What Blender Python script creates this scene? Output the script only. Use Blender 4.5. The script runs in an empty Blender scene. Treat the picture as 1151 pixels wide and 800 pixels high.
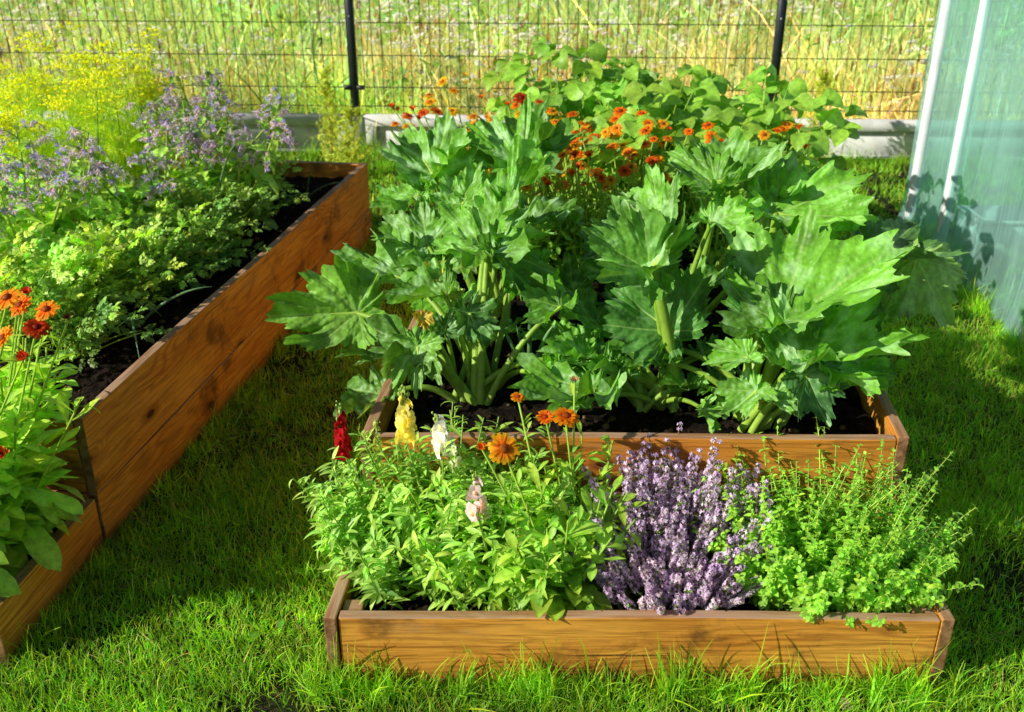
import bpy, bmesh, math
import numpy as np
PI = math.pi
rng = np.random.default_rng(11)
U = lambda a, b, n=None: rng.uniform(a, b, n)
scene = bpy.context.scene
C = scene.collection

# ------------------------------------------------------------------ camera geometry
FPX, PITCH, H, CX, CY = 1130.0, math.radians(25.5), 1.65, 575.5, 400.0


def ray(x, y):
    yy = -(y - CY) / FPX
    return np.array([(x - CX) / FPX, math.cos(PITCH) + yy * math.sin(PITCH), -math.sin(PITCH) + yy * math.cos(PITCH)])


def gz(x, y, z=0.0):
    d = ray(x, y)
    return np.array([0, 0, H]) + d * (z - H) / d[2]


def at(x, y, Y):
    d = ray(x, y)
    return np.array([0, 0, H]) + d * Y / d[1]


# ------------------------------------------------------------------ object helpers
def tag(o, label=None, cat=None, group=None, kind=None):
    if label: o['label'] = label
    if cat: o['category'] = cat
    if group: o['group'] = group
    if kind: o['kind'] = kind
    return o


def thing(name, label, cat, loc=(0, 0, 0), group=None):
    o = bpy.data.objects.new(name, None)
    C.objects.link(o)
    o.empty_display_size = 0.05
    o.location = [float(v) for v in loc]
    return tag(o, label, cat, group)


def nrm(a):
    a = np.asarray(a, float)
    return a / np.maximum(np.linalg.norm(a, axis=-1, keepdims=True), 1e-9)


def frames(d, up):
    y = nrm(d)
    up = np.broadcast_to(np.asarray(up, float), y.shape)
    x = nrm(np.cross(y, up))
    z = np.cross(x, y)
    return np.stack([x, y, z], -1)


def dirs(az, el):
    return np.stack([np.cos(az) * np.cos(el), np.sin(az) * np.cos(el), np.sin(el)], -1)


class T:
    def __init__(s, v, q=None, t=None, sh=None):
        s.v = np.asarray(v, float)
        s.q = np.asarray(q if q is not None else np.zeros((0, 4)), int).reshape(-1, 4)
        s.t = np.asarray(t if t is not None else np.zeros((0, 3)), int).reshape(-1, 3)
        s.sh = np.ones((len(s.v), 3)) if sh is None else np.asarray(sh, float)


def merge(parts):
    """[(T, R, pos, scale, colour multiplier)] into one template."""
    V, Q, R3, S, n = [], [], [], [], 0
    for t, R, p, s, c in parts:
        V.append((t.v * s) @ np.asarray(R).T + p)
        Q.append(t.q + n); R3.append(t.t + n); S.append(t.sh * np.asarray(c)); n += len(t.v)
    return T(np.concatenate(V), np.concatenate(Q), np.concatenate(R3), np.concatenate(S))


class Geo:
    def __init__(s):
        s.V, s.Q, s.R, s.K, s.n = [], [], [], [], 0

    def raw(s, v, q=None, t=None, c=(1, 1, 1)):
        v = np.asarray(v, float).reshape(-1, 3)
        s.V.append(v)
        s.K.append(np.broadcast_to(np.asarray(c, float), v.shape).reshape(-1, 3))
        if q is not None and len(q): s.Q.append(np.asarray(q, int).reshape(-1, 4) + s.n)
        if t is not None and len(t): s.R.append(np.asarray(t, int).reshape(-1, 3) + s.n)
        s.n += len(v)

    def inst(s, t, pos, R, sc, col):
        pos = np.asarray(pos, float).reshape(-1, 3)
        N = len(pos)
        if N == 0: return
        sc = np.asarray(sc, float)
        if sc.ndim <= 1: sc = np.broadcast_to(sc.reshape(-1, 1), (N, 3))
        R = np.broadcast_to(np.asarray(R, float), (N, 3, 3))
        v = np.einsum('nij,nvj->nvi', R, t.v[None] * sc[:, None, :]) + pos[:, None, :]
        col = np.broadcast_to(np.asarray(col, float), (N, 3))
        c = col[:, None, :] * t.sh[None]
        off = (np.arange(N) * len(t.v))[:, None, None]
        s.raw(v, (t.q[None] + off).reshape(-1, 4) if len(t.q) else None, (t.t[None] + off).reshape(-1, 3) if len(t.t) else None, c.reshape(-1, 3))

    def tubes(s, P, r, col, sides=5):
        P = np.asarray(P, float)
        if P.ndim == 2: P = P[None]
        N, K, _ = P.shape
        r = np.broadcast_to(np.asarray(r, float), (N, K))
        tan = nrm(np.gradient(P, axis=1))
        ref = np.where(np.abs(tan[:, :1, 2:3]) > 0.9, np.array([[[1.0, 0.2, 0]]]), np.array([[[0, 0.1, 1.0]]]))
        x = nrm(np.cross(tan, np.broadcast_to(ref, tan.shape)))
        z = np.cross(x, tan)
        a = np.arange(sides) * 2 * PI / sides
        ring = x[:, :, None] * np.cos(a)[:, None] + z[:, :, None] * np.sin(a)[:, None]
        v = P[:, :, None] + ring * r[:, :, None, None]
        k = np.arange(K - 1)[:, None]; j = np.arange(sides)[None]
        j2 = (j + 1) % sides
        q = np.stack([k * sides + j, k * sides + j2, (k + 1) * sides + j2, (k + 1) * sides + j], -1).reshape(-1, 4)
        off = (np.arange(N) * K * sides)[:, None, None]
        col = np.asarray(col, float)
        if col.ndim == 1: c = col
        elif col.ndim == 2: c = np.broadcast_to(col[:, None, :], (N, K * sides, 3)).reshape(-1, 3)
        else: c = np.repeat(col, sides, axis=1).reshape(-1, 3)
        s.raw(v, (q[None] + off).reshape(-1, 4), None, c)

    def build(s, name, m, parent=None, smooth=True):
        V = np.concatenate(s.V)
        K = np.concatenate(s.K)
        if parent is not None:
            o0, p = np.zeros(3), parent
            while p is not None:
                o0 = o0 + np.array(p.location[:]); p = p.parent
            V = V - o0
        Q = np.concatenate(s.Q) if s.Q else np.zeros((0, 4), int)
        R = np.concatenate(s.R) if s.R else np.zeros((0, 3), int)
        me = bpy.data.meshes.new(name)
        nl = len(Q) * 4 + len(R) * 3
        me.vertices.add(len(V)); me.loops.add(nl); me.polygons.add(len(Q) + len(R))
        me.vertices.foreach_set('co', V.astype(np.float32).ravel())
        me.loops.foreach_set('vertex_index', np.concatenate([Q.ravel(), R.ravel()]).astype(np.int32))
        st = np.concatenate([np.arange(len(Q)) * 4, len(Q) * 4 + np.arange(len(R)) * 3])
        me.polygons.foreach_set('loop_start', st.astype(np.int32))
        if smooth: me.polygons.foreach_set('use_smooth', np.ones(len(Q) + len(R), bool))
        at_ = me.attributes.new('col', 'FLOAT_COLOR', 'POINT')
        at_.data.foreach_set('color', np.concatenate([K, np.ones((len(K), 1))], 1).astype(np.float32).ravel())
        me.materials.append(m)
        me.update(calc_edges=True)
        o = bpy.data.objects.new(name, me)
        C.objects.link(o)
        o.parent = parent
        return o


# ------------------------------------------------------------------ materials
class N:
    def __init__(s, name):
        s.m = bpy.data.materials.new(name); s.m.use_nodes = True
        s.t = s.m.node_tree; s.t.nodes.clear()
        s.out = s.t.nodes.new('ShaderNodeOutputMaterial')

    def n(s, kind, **kw):
        x = s.t.nodes.new('ShaderNode' + kind)
        for k, v in kw.items(): setattr(x, k, v)
        return x

    def set(s, x, **kw):
        for k, v in kw.items():
            k = k.replace('_', ' ')
            if hasattr(v, 'is_output'): s.t.links.new(v, x.inputs[k])
            else: x.inputs[k].default_value = v
        return x

    def l(s, a, b): s.t.links.new(a, b)

    def math(s, op, a, b=None, c=None):
        x = s.n('Math', operation=op)
        for i, v in enumerate((a, b, c)):
            if v is None: continue
            if hasattr(v, 'is_output'): s.l(v, x.inputs[i])
            else: x.inputs[i].default_value = v
        return x.outputs[0]

    def mix(s, f, a, b, blend='MIX'):
        x = s.n('Mix', data_type='RGBA', blend_type=blend)
        for i, v in ((0, f), (6, a), (7, b)):
            if hasattr(v, 'is_output'): s.l(v, x.inputs[i])
            else: x.inputs[i].default_value = (*v, 1) if isinstance(v, tuple) and len(v) == 3 else v
        return x.outputs[2]

    def noise(s, vec, scale, detail=4, rough=.55, dist=0):
        x = s.n('TexNoise'); s.l(vec, x.inputs['Vector'])
        s.set(x, Scale=scale, Detail=detail, Roughness=rough, Distortion=dist)
        return x.outputs['Fac']

    def rng(s, v, a, b, c=0., d=1., smooth=True):
        x = s.n('MapRange', interpolation_type='SMOOTHSTEP' if smooth else 'LINEAR')
        s.l(v, x.inputs[0])
        for i, k in enumerate((a, b, c, d)): x.inputs[i + 1].default_value = k
        return x.outputs[0]

    def mapping(s, vec, sc, loc=None):
        x = s.n('Mapping'); s.l(vec, x.inputs[0]); x.inputs['Scale'].default_value = sc
        if loc is not None: s.l(loc, x.inputs['Location'])
        return x.outputs[0]

    def surf(s, sh): s.l(sh, s.out.inputs[0]); return s.m


def leaf_mat(name, rough=.5, spec=.4, trans=.35, tint=(1.25, 1.3, .55), back=(1.15, 1.12, 1.2), nscale=55., namp=.28, bump=.0, sheen=0., gain=(1, 1, 1)):
    k = N(name)
    a = k.n('Attribute'); a.attribute_name = 'col'
    co = k.n('TexCoord').outputs['Object']
    nz = k.noise(co, nscale, 3)
    f = k.rng(nz, .3, .7, 1 - namp, 1 + namp, False)
    base = k.mix(1.0, a.outputs['Color'], f, 'MULTIPLY')
    base = k.mix(1.0, base, gain, 'MULTIPLY')
    bf = k.n('NewGeometry').outputs['Backfacing']
    base = k.mix(bf, base, k.mix(1.0, base, back, 'MULTIPLY'))
    p = k.n('BsdfPrincipled')
    k.set(p, Roughness=rough)
    k.l(base, p.inputs['Base Color'])
    p.inputs['Specular IOR Level'].default_value = spec
    p.inputs['Sheen Weight'].default_value = sheen
    if bump:
        b = k.n('Bump'); k.set(b, Strength=bump, Distance=.006)
        vo = k.n('TexVoronoi', feature='SMOOTH_F1'); k.l(co, vo.inputs['Vector']); k.set(vo, Scale=75.)
        k.l(k.math('SUBTRACT', k.math('MULTIPLY', nz, .4), vo.outputs['Distance']), b.inputs['Height']); k.l(b.outputs[0], p.inputs['Normal'])
    t = k.n('BsdfTranslucent'); k.l(k.mix(1.0, base, tint, 'MULTIPLY'), t.inputs[0])
    mx = k.n('MixShader'); mx.inputs[0].default_value = trans
    k.l(p.outputs[0], mx.inputs[1]); k.l(t.outputs[0], mx.inputs[2])
    return k.surf(mx.outputs[0])


M_GRASS = leaf_mat('grass_blade', .5, .35, .42, nscale=9., namp=.3, gain=(1.95, 2.05, 1.6))
M_MEADOW = leaf_mat('meadow_blade', .7, .2, .4, nscale=2., namp=.25, gain=(1.75, 1.8, 1.7))
M_LEAF = leaf_mat('soft_leaf', .44, .42, .3, gain=(1.85, 1.62, 1.5))
M_GLOSS = leaf_mat('glossy_leaf', .36, .5, .3, nscale=25.)
M_SQUASH = leaf_mat('squash_leaf', .46, .5, .22, tint=(1.3, 1.35, .4), back=(1.25, 1.2, 1.3), nscale=70., namp=.2, bump=.5, sheen=.1, gain=(1.4, 1.55, 1.25))
M_PETAL = leaf_mat('petal', .55, .25, .4, tint=(1.1, 1.05, .9), back=(1, 1, 1), nscale=120., namp=.2, gain=(1.15, 1.15, 1.15))
M_STEM = leaf_mat('green_stem', .45, .4, .12, nscale=30., namp=.2, gain=(1.7, 1.65, 1.1))
M_BITS = leaf_mat('clod', .95, .1, .0, nscale=90., namp=.4)


def wood_mat():
    k = N('oiled_pine')
    tc = k.n('TexCoord').outputs['Object']
    oi = k.n('ObjectInfo').outputs['Random']
    off = k.n('CombineXYZ'); k.l(k.math('MULTIPLY', oi, 37.), off.inputs[0]); k.l(k.math('MULTIPLY', oi, 11.), off.inputs[2])
    va = k.n('VectorMath', operation='ADD'); k.l(tc, va.inputs[0]); k.l(off.outputs[0], va.inputs[1])
    co = va.outputs[0]
    sep = k.n('SeparateXYZ'); k.l(co, sep.inputs[0])
    # knots: sparse stretched cells
    cx = k.n('CombineXYZ'); k.l(k.math('MULTIPLY', sep.outputs[0], 3.2), cx.inputs[0]); k.l(k.math('MULTIPLY', k.math('ADD', sep.outputs[2], k.math('MULTIPLY', k.noise(co, 9., 2), .02)), 7.5), cx.inputs[1])
    vo = k.n('TexVoronoi', feature='F1', voronoi_dimensions='2D'); k.l(cx.outputs[0], vo.inputs['Vector']); k.set(vo, Scale=1., Randomness=1.)
    kc = k.n('SeparateColor'); k.l(vo.outputs['Color'], kc.inputs[0])
    kd = k.math('ADD', vo.outputs['Distance'], k.math('MULTIPLY', k.math('LESS_THAN', kc.outputs[0], .80), .6))
    knot = k.rng(kd, .055, .10, 1., 0.)
    halo = k.rng(kd, .06, .42, 1., 0.)
    # growth rings
    big = k.noise(k.mapping(co, (1.1, 3., 5.)), 1.0, 3)
    ph = k.math('ADD', k.math('MULTIPLY', sep.outputs[2], 230.), k.math('MULTIPLY', big, 95.))
    ph = k.math('ADD', ph, k.math('MULTIPLY', halo, 22.))
    ph = k.math('ADD', ph, k.math('MULTIPLY', sep.outputs[1], 150.))
    ring = k.math('POWER', k.math('ADD', k.math('MULTIPLY', k.math('SINE', ph), .5), .5), 2.2)
    fine = k.noise(k.mapping(co, (5., 160., 160.)), 1., 4, .7)
    blot = k.noise(k.mapping(co, (1.6, 3., 6.)), 1., 4)
    base = k.mix(k.rng(blot, .3, .7), (.72, .265, .030), (.90, .43, .066))
    rmask = k.rng(k.noise(k.mapping(co, (1.5, 9., 9.)), 1.3, 3), .35, .7, .12, .62)
    base = k.mix(k.math('MULTIPLY', ring, rmask), base, (.30, .085, .012))
    base = k.mix(k.math('MULTIPLY', k.rng(fine, .42, .68), .6), base, (.24, .075, .014))
    base = k.mix(k.math('MULTIPLY', k.rng(kd, .1, .24, 1., 0.), .55), base, (.22, .05, .008))
    base = k.mix(k.math('MULTIPLY', knot, .9), base, (.045, .014, .005))
    # weather stains
    st = k.noise(k.mapping(co, (3., 9., 3.)), 1.6, 5, .65)
    base = k.mix(k.math('MULTIPLY', k.rng(st, .52, .68), .72), base, (.09, .04, .014))
    ck = k.noise(k.mapping(co, (1.3, 55., 55.)), 1., 2, .5)
    base = k.mix(k.math('MULTIPLY', k.rng(ck, .70, .735), .75), base, (.05, .02, .008))
    gp = k.noise(k.mapping(co, (2.2, 7., 7.)), 1.3, 5, .7)
    base = k.mix(k.math('MULTIPLY', k.rng(gp, .56, .72), .45), base, (.42, .27, .15))
    # weathered upper edge and end grain
    g = k.n('NewGeometry'); ns = k.n('SeparateXYZ'); k.l(g.outputs['True Normal'], ns.inputs[0])
    to = k.n('VectorTransform'); to.convert_from = 'WORLD'; to.convert_to = 'OBJECT'; to.vector_type = 'NORMAL'
    k.l(g.outputs['True Normal'], to.inputs[0])
    no = k.n('SeparateXYZ'); k.l(to.outputs[0], no.inputs[0])
    topm = k.rng(ns.outputs[2], .5, .9)
    grey = k.mix(k.rng(k.noise(k.mapping(co, (6., 60., 60.)), 1., 4), .35, .65), (.33, .17, .085), (.50, .34, .23))
    base = k.mix(k.math('MULTIPLY', topm, .85), base, grey)
    endm = k.rng(k.math('ABSOLUTE', no.outputs[0]), .6, .9)
    eg = k.mix(k.rng(k.noise(co, 45., 4), .3, .7), (.13, .06, .028), (.34, .19, .105))
    base = k.mix(k.math('MULTIPLY', endm, .9), base, eg)
    # damp dirt near the ground
    gz_ = k.n('SeparateXYZ'); k.l(g.outputs['Position'], gz_.inputs[0])
    dn = k.math('ADD', gz_.outputs[2], k.math('MULTIPLY', k.noise(k.mapping(co, (12., 12., 12.)), 1., 3), -.07))
    base = k.mix(k.rng(dn, -.03, .05, .55, 0.), base, (.07, .035, .013))
    p = k.n('BsdfPrincipled'); k.l(base, p.inputs['Base Color'])
    k.set(p, Roughness=.62); p.inputs['Specular IOR Level'].default_value = .3
    b = k.n('Bump'); k.set(b, Strength=.45, Distance=.003)
    hh = k.math('ADD', k.math('MULTIPLY', fine, .8), k.math('MULTIPLY', ring, .35))
    k.l(k.math('SUBTRACT', hh, k.math('MULTIPLY', knot, .4)), b.inputs['Height']); k.l(b.outputs[0], p.inputs['Normal'])
    return k.surf(p.outputs[0])


M_WOOD = wood_mat()


def simple(name, c1, c2, scale, rough=.8, bump=.3, dist=.01, metal=0., spec=.3, stretch=(1, 1, 1), lo=.35, hi=.65):
    k = N(name)
    co = k.mapping(k.n('TexCoord').outputs['Object'], stretch)
    nz = k.noise(co, scale, 6, .62)
    base = k.mix(k.rng(nz, lo, hi), c1, c2)
    p = k.n('BsdfPrincipled'); k.l(base, p.inputs['Base Color']); k.set(p, Roughness=rough, Metallic=metal)
    p.inputs['Specular IOR Level'].default_value = spec
    if bump:
        b = k.n('Bump'); k.set(b, Strength=bump, Distance=dist)
        k.l(k.noise(co, scale * 4, 5, .65), b.inputs['Height']); k.l(b.outputs[0], p.inputs['Normal'])
    return k.surf(p.outputs[0])


M_SOIL = simple('dark_soil', (.008, .0055, .004), (.035, .023, .014), 30, .95, .9, .02, spec=.1)
M_GROUND = simple('turf_soil', (.018, .026, .008), (.06, .052, .022), 14, .95, .8, .02, spec=.1)
M_FIELD = simple('field_soil', (.13, .13, .035), (.30, .24, .085), 1.2, .95, .5, .05, spec=.1)
M_CONC = simple('concrete', (.50, .50, .48), (.66, .66, .63), 7, .85, .35, .004, spec=.25)
M_STEEL = simple('anthracite_steel', (.012, .017, .022), (.022, .028, .034), 30, .42, 0, spec=.5)
M_WIRE = simple('dark_wire', (.010, .016, .014), (.02, .028, .024), 30, .5, 0, spec=.4)
M_BOLT = simple('zinc_bolt', (.35, .36, .37), (.5, .5, .5), 30, .35, 0, metal=.8)
M_WHITE = simple('white_frame', (.72, .76, .76), (.86, .88, .87), 9, .4, .05, spec=.5)
M_CRATE = simple('white_plastic', (.60, .63, .62), (.78, .79, .77), 12, .5, .05)
M_STONE = simple('pale_clod', (.34, .25, .15), (.52, .40, .26), 60, .95, .8, .004, spec=.1)


def film_mat():
    k = N('greenhouse_film')
    co = k.n('TexCoord').outputs['Object']
    st = k.noise(k.mapping(co, (1., 26., 1.1)), 1., 5, .6, .5)
    st2 = k.noise(k.mapping(co, (1., 75., 1.8)), 1., 4, .6, .8)
    bl = k.noise(k.mapping(co, (1., 2.6, 2.2)), 1., 4)
    f = k.math('ADD', k.rng(st, .5, .78, .0, .26), k.rng(st2, .58, .74, 0., .40))
    f = k.math('ADD', f, k.rng(bl, .3, .7, .32, .48))
    tr = k.n('BsdfTransparent'); tr.inputs[0].default_value = (.66, .98, .90, 1)
    df = k.n('BsdfDiffuse'); df.inputs[0].default_value = (.62, 1.0, .92, 1)
    tl = k.n('BsdfTranslucent'); tl.inputs[0].default_value = (.56, 1.0, .90, 1)
    m1 = k.n('MixShader'); m1.inputs[0].default_value = .5
    k.l(df.outputs[0], m1.inputs[1]); k.l(tl.outputs[0], m1.inputs[2])
    m2 = k.n('MixShader'); k.l(f, m2.inputs[0])
    k.l(tr.outputs[0], m2.inputs[1]); k.l(m1.outputs[0], m2.inputs[2])
    gl = k.n('BsdfGlossy'); k.set(gl, Roughness=.18)
    b = k.n('Bump'); k.set(b, Strength=.4, Distance=.02); k.l(st, b.inputs['Height']); k.l(b.outputs[0], gl.inputs['Normal'])
    m3 = k.n('MixShader'); m3.inputs[0].default_value = .06
    k.l(m2.outputs[0], m3.inputs[1]); k.l(gl.outputs[0], m3.inputs[2])
    return k.surf(m3.outputs[0])


M_FILM = film_mat()

# ------------------------------------------------------------------ leaf templates
P_OV = lambda u: np.sin(PI * np.clip(u, 0, 1) ** .72) ** .85
P_LAN = lambda u: np.sin(PI * np.clip(u, 0, 1) ** .85) ** .9
P_SPAT = lambda u: np.where(u < .95, .22 + .78 * np.sin(PI * np.clip((u - .12) / .88, 0, 1) ** 1.45), 0.2)
P_GRASS = lambda u: (1 - u ** 2.2) * (.75 + .25 * np.sin(PI * u))
P_PETAL = lambda u: np.where(u < .93, .35 + .65 * np.sin(PI / 2 * np.clip(u / .75, 0, 1)), .75)
P_ROUND = lambda u: np.sqrt(np.clip(1 - (2 * u - 1) ** 2, 0, 1)) * .9 + .1 * (1 - u)


def blade(prof, nu=6, W=.3, fold=.15, droop=.4, cols=3, wav=0., tip=None, mid=1.15, twist=0., seed=0):
    r = np.random.default_rng(seed)
    u = np.linspace(0, 1, nu + 1)
    w = np.maximum(prof(u), .02) * W / 2
    if tip is None: w[-1] = .004
    ang = droop * u ** 1.2
    du = np.diff(u, prepend=0)
    y = np.cumsum(np.cos(ang) * du); z = -np.cumsum(np.sin(ang) * du)
    c = np.linspace(-1, 1, cols)
    x = c[None] * w[:, None]
    zz = z[:, None] + fold * np.abs(x) * np.cos(ang)[:, None] + wav * W * np.sin(u[:, None] * 11 + c[None] * 1.7 + seed) * np.abs(c[None]) * (w[:, None] / W * 2)
    yy = y[:, None] + fold * np.abs(x) * np.sin(ang)[:, None] + 0 * x
    tw = twist * u[:, None]
    zm = z[:, None]
    x2 = x * np.cos(tw) - (zz - zm) * np.sin(tw); zz = zm + x * np.sin(tw) + (zz - zm) * np.cos(tw)
    v = np.stack([x2, yy, zz], -1).reshape(-1, 3)
    k = np.arange(nu)[:, None]; j = np.arange(cols - 1)[None]
    q = np.stack([k * cols + j, k * cols + j + 1, (k + 1) * cols + j + 1, (k + 1) * cols + j], -1).reshape(-1, 4)
    s = 1 + (mid - 1) * (1 - np.abs(c))[None] * np.ones((nu + 1, 1)) - .06 * (np.abs(c))[None] * np.ones((nu + 1, 1))
    return T(v, q, None, np.repeat(s.reshape(-1, 1), 3, 1))


def blob(n=6, m=4, rz=1., seed=0, jit=0.):
    r = np.random.default_rng(seed)
    th = np.linspace(0, PI, m + 1)[:, None]; ph = (np.arange(n) * 2 * PI / n)[None]
    v = np.stack([np.sin(th) * np.cos(ph), np.sin(th) * np.sin(ph), rz * np.cos(th) + 0 * ph], -1)
    v = v * (1 + jit * r.uniform(-1, 1, v.shape[:2]))[..., None]
    k = np.arange(m)[:, None]; j = np.arange(n)[None]; j2 = (j + 1) % n
    q = np.stack([k * n + j, (k + 1) * n + j, (k + 1) * n + j2, k * n + j2], -1).reshape(-1, 4)
    return T(v.reshape(-1, 3), q)


def pick(g, Ts, pos, R, sc, col):
    n = len(pos); w = rng.integers(0, len(Ts), n)
    sc = np.asarray(sc, float); col = np.asarray(col, float)
    if sc.ndim == 0: sc = np.full(n, float(sc))
    if col.ndim == 1: col = np.tile(col, (n, 1))
    for i, t in enumerate(Ts):
        m = w == i
        if m.any(): g.inst(t, pos[m], R[m], sc[m], col[m])


def cvar(base, n, v=.18, hue=.12):
    """n colours round a base: brightness and warmth vary."""
    b = np.asarray(base, float)[None] * np.exp(rng.normal(0, v, (n, 1)))
    h = rng.normal(0, hue, n)
    b[:, 0] *= np.exp(h); b[:, 2] *= np.exp(-h * .6)
    return b


T_SNAP = [blade(P_LAN, 5, .25, .35, d, 3, seed=i, twist=t) for i, (d, t) in enumerate(((.2, .1), (.8, -.2), (1.3, .3), (.5, 0)))]
T_CAL = [blade(P_SPAT, 8, .32, .25, d, 5, .05, seed=i, twist=t) for i, (d, t) in enumerate(((.25, .2), (.7, -.2), (1.1, .1), (-.3, .3)))]
T_OV = [blade(P_OV, 5, .62, .3, d, 3, seed=i, mid=1.1) for i, d in enumerate((.3, .7, 1.1))]
T_BEAN = [blade(P_OV, 7, .82, .28, d, 5, .05, seed=i, mid=1.12) for i, d in enumerate((.4, .8, 1.2))]
T_BOR = [blade(P_OV, 7, .52, .3, d, 5, .1, seed=i, mid=1.25) for i, d in enumerate((.5, .9, 1.4))]
T_GR = [blade(P_GRASS, 4, .05, .0, d, 2, seed=i, mid=1., twist=t) for i, (d, t) in enumerate(((.2, .4), (.8, -.5), (1.5, .6), (2.1, 1.), (.5, -1.)))]


def rot2(a):
    c, s = math.cos(a), math.sin(a)
    return np.array([[c, -s, 0], [s, c, 0], [0, 0, 1.]])


def parsley_T(seed):
    r = np.random.default_rng(seed)
    lob = blade(P_OV, 3, .62, .25, .4, 3, mid=1.08)
    parts = []
    def leaflet(p, a, s, zt):
        for da, ds in ((0, 1.), (.75, .72), (-.75, .72)):
            R = rot2(a + da + r.normal(0, .12))
            tilt = frames(np.array([[-math.sin(a + da), math.cos(a + da), zt + r.normal(0, .25)]]), np.array([r.normal(0, .25), r.normal(0, .25), 1.]))[0]
            parts.append((lob, tilt, p, s * ds * r.uniform(.85, 1.15), r.uniform(.85, 1.15)))
    for pa, off, L in ((0, .35, .62), (.95, .28, .5), (-.95, .28, .5)):
        d = np.array([-math.sin(pa), math.cos(pa), 0])
        for t, side in ((1., 0), (.62, .8), (.62, -.8), (.25, 1.), (.25, -1.)):
            p = d * (off * .5 + L * t * .75) + np.array([0, .2 * (pa == 0), -.08 * t])
            leaflet(p + r.normal(0, .02, 3), pa + side, .27 * (1.05 - .2 * (t < .5)), -.15)
    return merge(parts)


T_PARS = [parsley_T(i) for i in range(4)]


def ray_flower(np_, layers, petal, cup, r0=.28):
    """Daisy-like head of radius about 1 facing +Z: the ring of petals."""
    r = np.random.default_rng(int(np_ * 7 + layers + cup * 50))
    parts = []
    for L in range(layers):
        for i in range(np_):
            a = 2 * PI * (i + .5 * L) / np_ + r.normal(0, .06)
            el = cup + .22 * L + r.normal(0, .09)
            d = np.array([math.cos(a) * math.cos(el), math.sin(a) * math.cos(el), math.sin(el)])
            R = frames(d[None], np.array([[-d[0] * .2, -d[1] * .2, 1.]]))[0]
            parts.append((petal, R, np.array([math.cos(a) * r0 * .6, math.sin(a) * r0 * .6, .02 * L]), (.8 - .14 * L) * r.uniform(.9, 1.08), r.uniform(.8, 1.15)))
    return merge(parts)


petal = blade(P_PETAL, 3, .34, .12, .35, 3, tip=1, mid=.9)
petal.sh = petal.sh * np.repeat(np.stack([np.full(4, 1.), np.linspace(.45, 1.25, 4), np.full(4, 1.)], 1), 3, 0)
FL_OPEN = [ray_flower(17, 3, petal, .12), ray_flower(16, 3, petal, .3), ray_flower(15, 2, petal, .02)]
FL_SHUT = [ray_flower(13, 2, petal, 1.0, .2)]
FL_CENTRE = blob(9, 5, .55, 3, .12)


def snap_floret():
    pt = blade(P_ROUND, 4, .95, .1, .7, 3, tip=1, mid=.92)
    parts = []
    for a, el, s in ((PI / 2 - .5, 1.0, .92), (PI / 2 + .5, 1.0, .92), (-PI / 2, -.35, .8), (-PI / 2 - 1.0, -.1, .85), (-PI / 2 + 1.0, -.1, .85)):
        # the flower faces +Y, lips above and below
        d = np.array([math.cos(a) * .8, .55, math.sin(a) * .8 + el * .1])
        parts.append((pt, frames(d[None], np.array([[0, 1., .3 if math.sin(a) > 0 else -.2]]))[0], np.array([0, .38, 0]), s, 1.))
    parts.append((blob(6, 4, 1.2), frames(np.array([[0, 1., 0]]), np.array([[0, 0, 1.]]))[0], np.array([0, .12, 0]), np.array([.26, .45, .26]), .95))
    parts.append((blob(6, 4, .8), np.eye(3), np.array([0, .55, -.05]), .26, (1.1, 1.1, .75)))
    return merge(parts)


FL_SNAP = snap_floret()
mini = blade(P_ROUND, 2, .7, 0, .3, 2, tip=1, mid=1)
FL_MINI = merge([(mini, frames(np.array([[math.cos(a), math.sin(a), .35]]), np.array([[0, 0, 1.]]))[0], np.zeros(3), 1., s) for a, s in ((.3, 1.1), (1.9, .95), (3.4, 1.05), (5.0, .85))])
T_DOT = blob(5, 3, .8)

print('templates done')
#@@PLANTS
# ------------------------------------------------------------------ setting: ground
def sheet(name, pts, z, m, kind='structure', label=None):
    me = bpy.data.meshes.new(name)
    me.from_pydata([(*p, z) for p in pts], [], [tuple(range(len(pts)))])
    me.materials.append(m)
    o = bpy.data.objects.new(name, me); C.objects.link(o)
    return tag(o, kind=kind)


sheet('lawn_ground', [(-90, -30), (90, -30), (90, 160), (-90, 160)], 0.0, M_GROUND)
FA, FB = np.array([-1.02, 6.62]), np.array([1.66, 6.49])      # fence line through the two posts in view
FD = (FB - FA) / np.linalg.norm(FB - FA)
FN = np.array([-FD[1], FD[0]])                                # points away from the camera
fy = lambda x: FA[1] + (np.asarray(x) - FA[0]) * FD[1] / FD[0]
sheet('field_ground', [(-90, float(fy(-90)) + .06), (90, float(fy(90)) + .06), (90, 160), (-90, 160)], 0.004, M_FIELD)

# ------------------------------------------------------------------ raised beds
BEDS = {}


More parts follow.
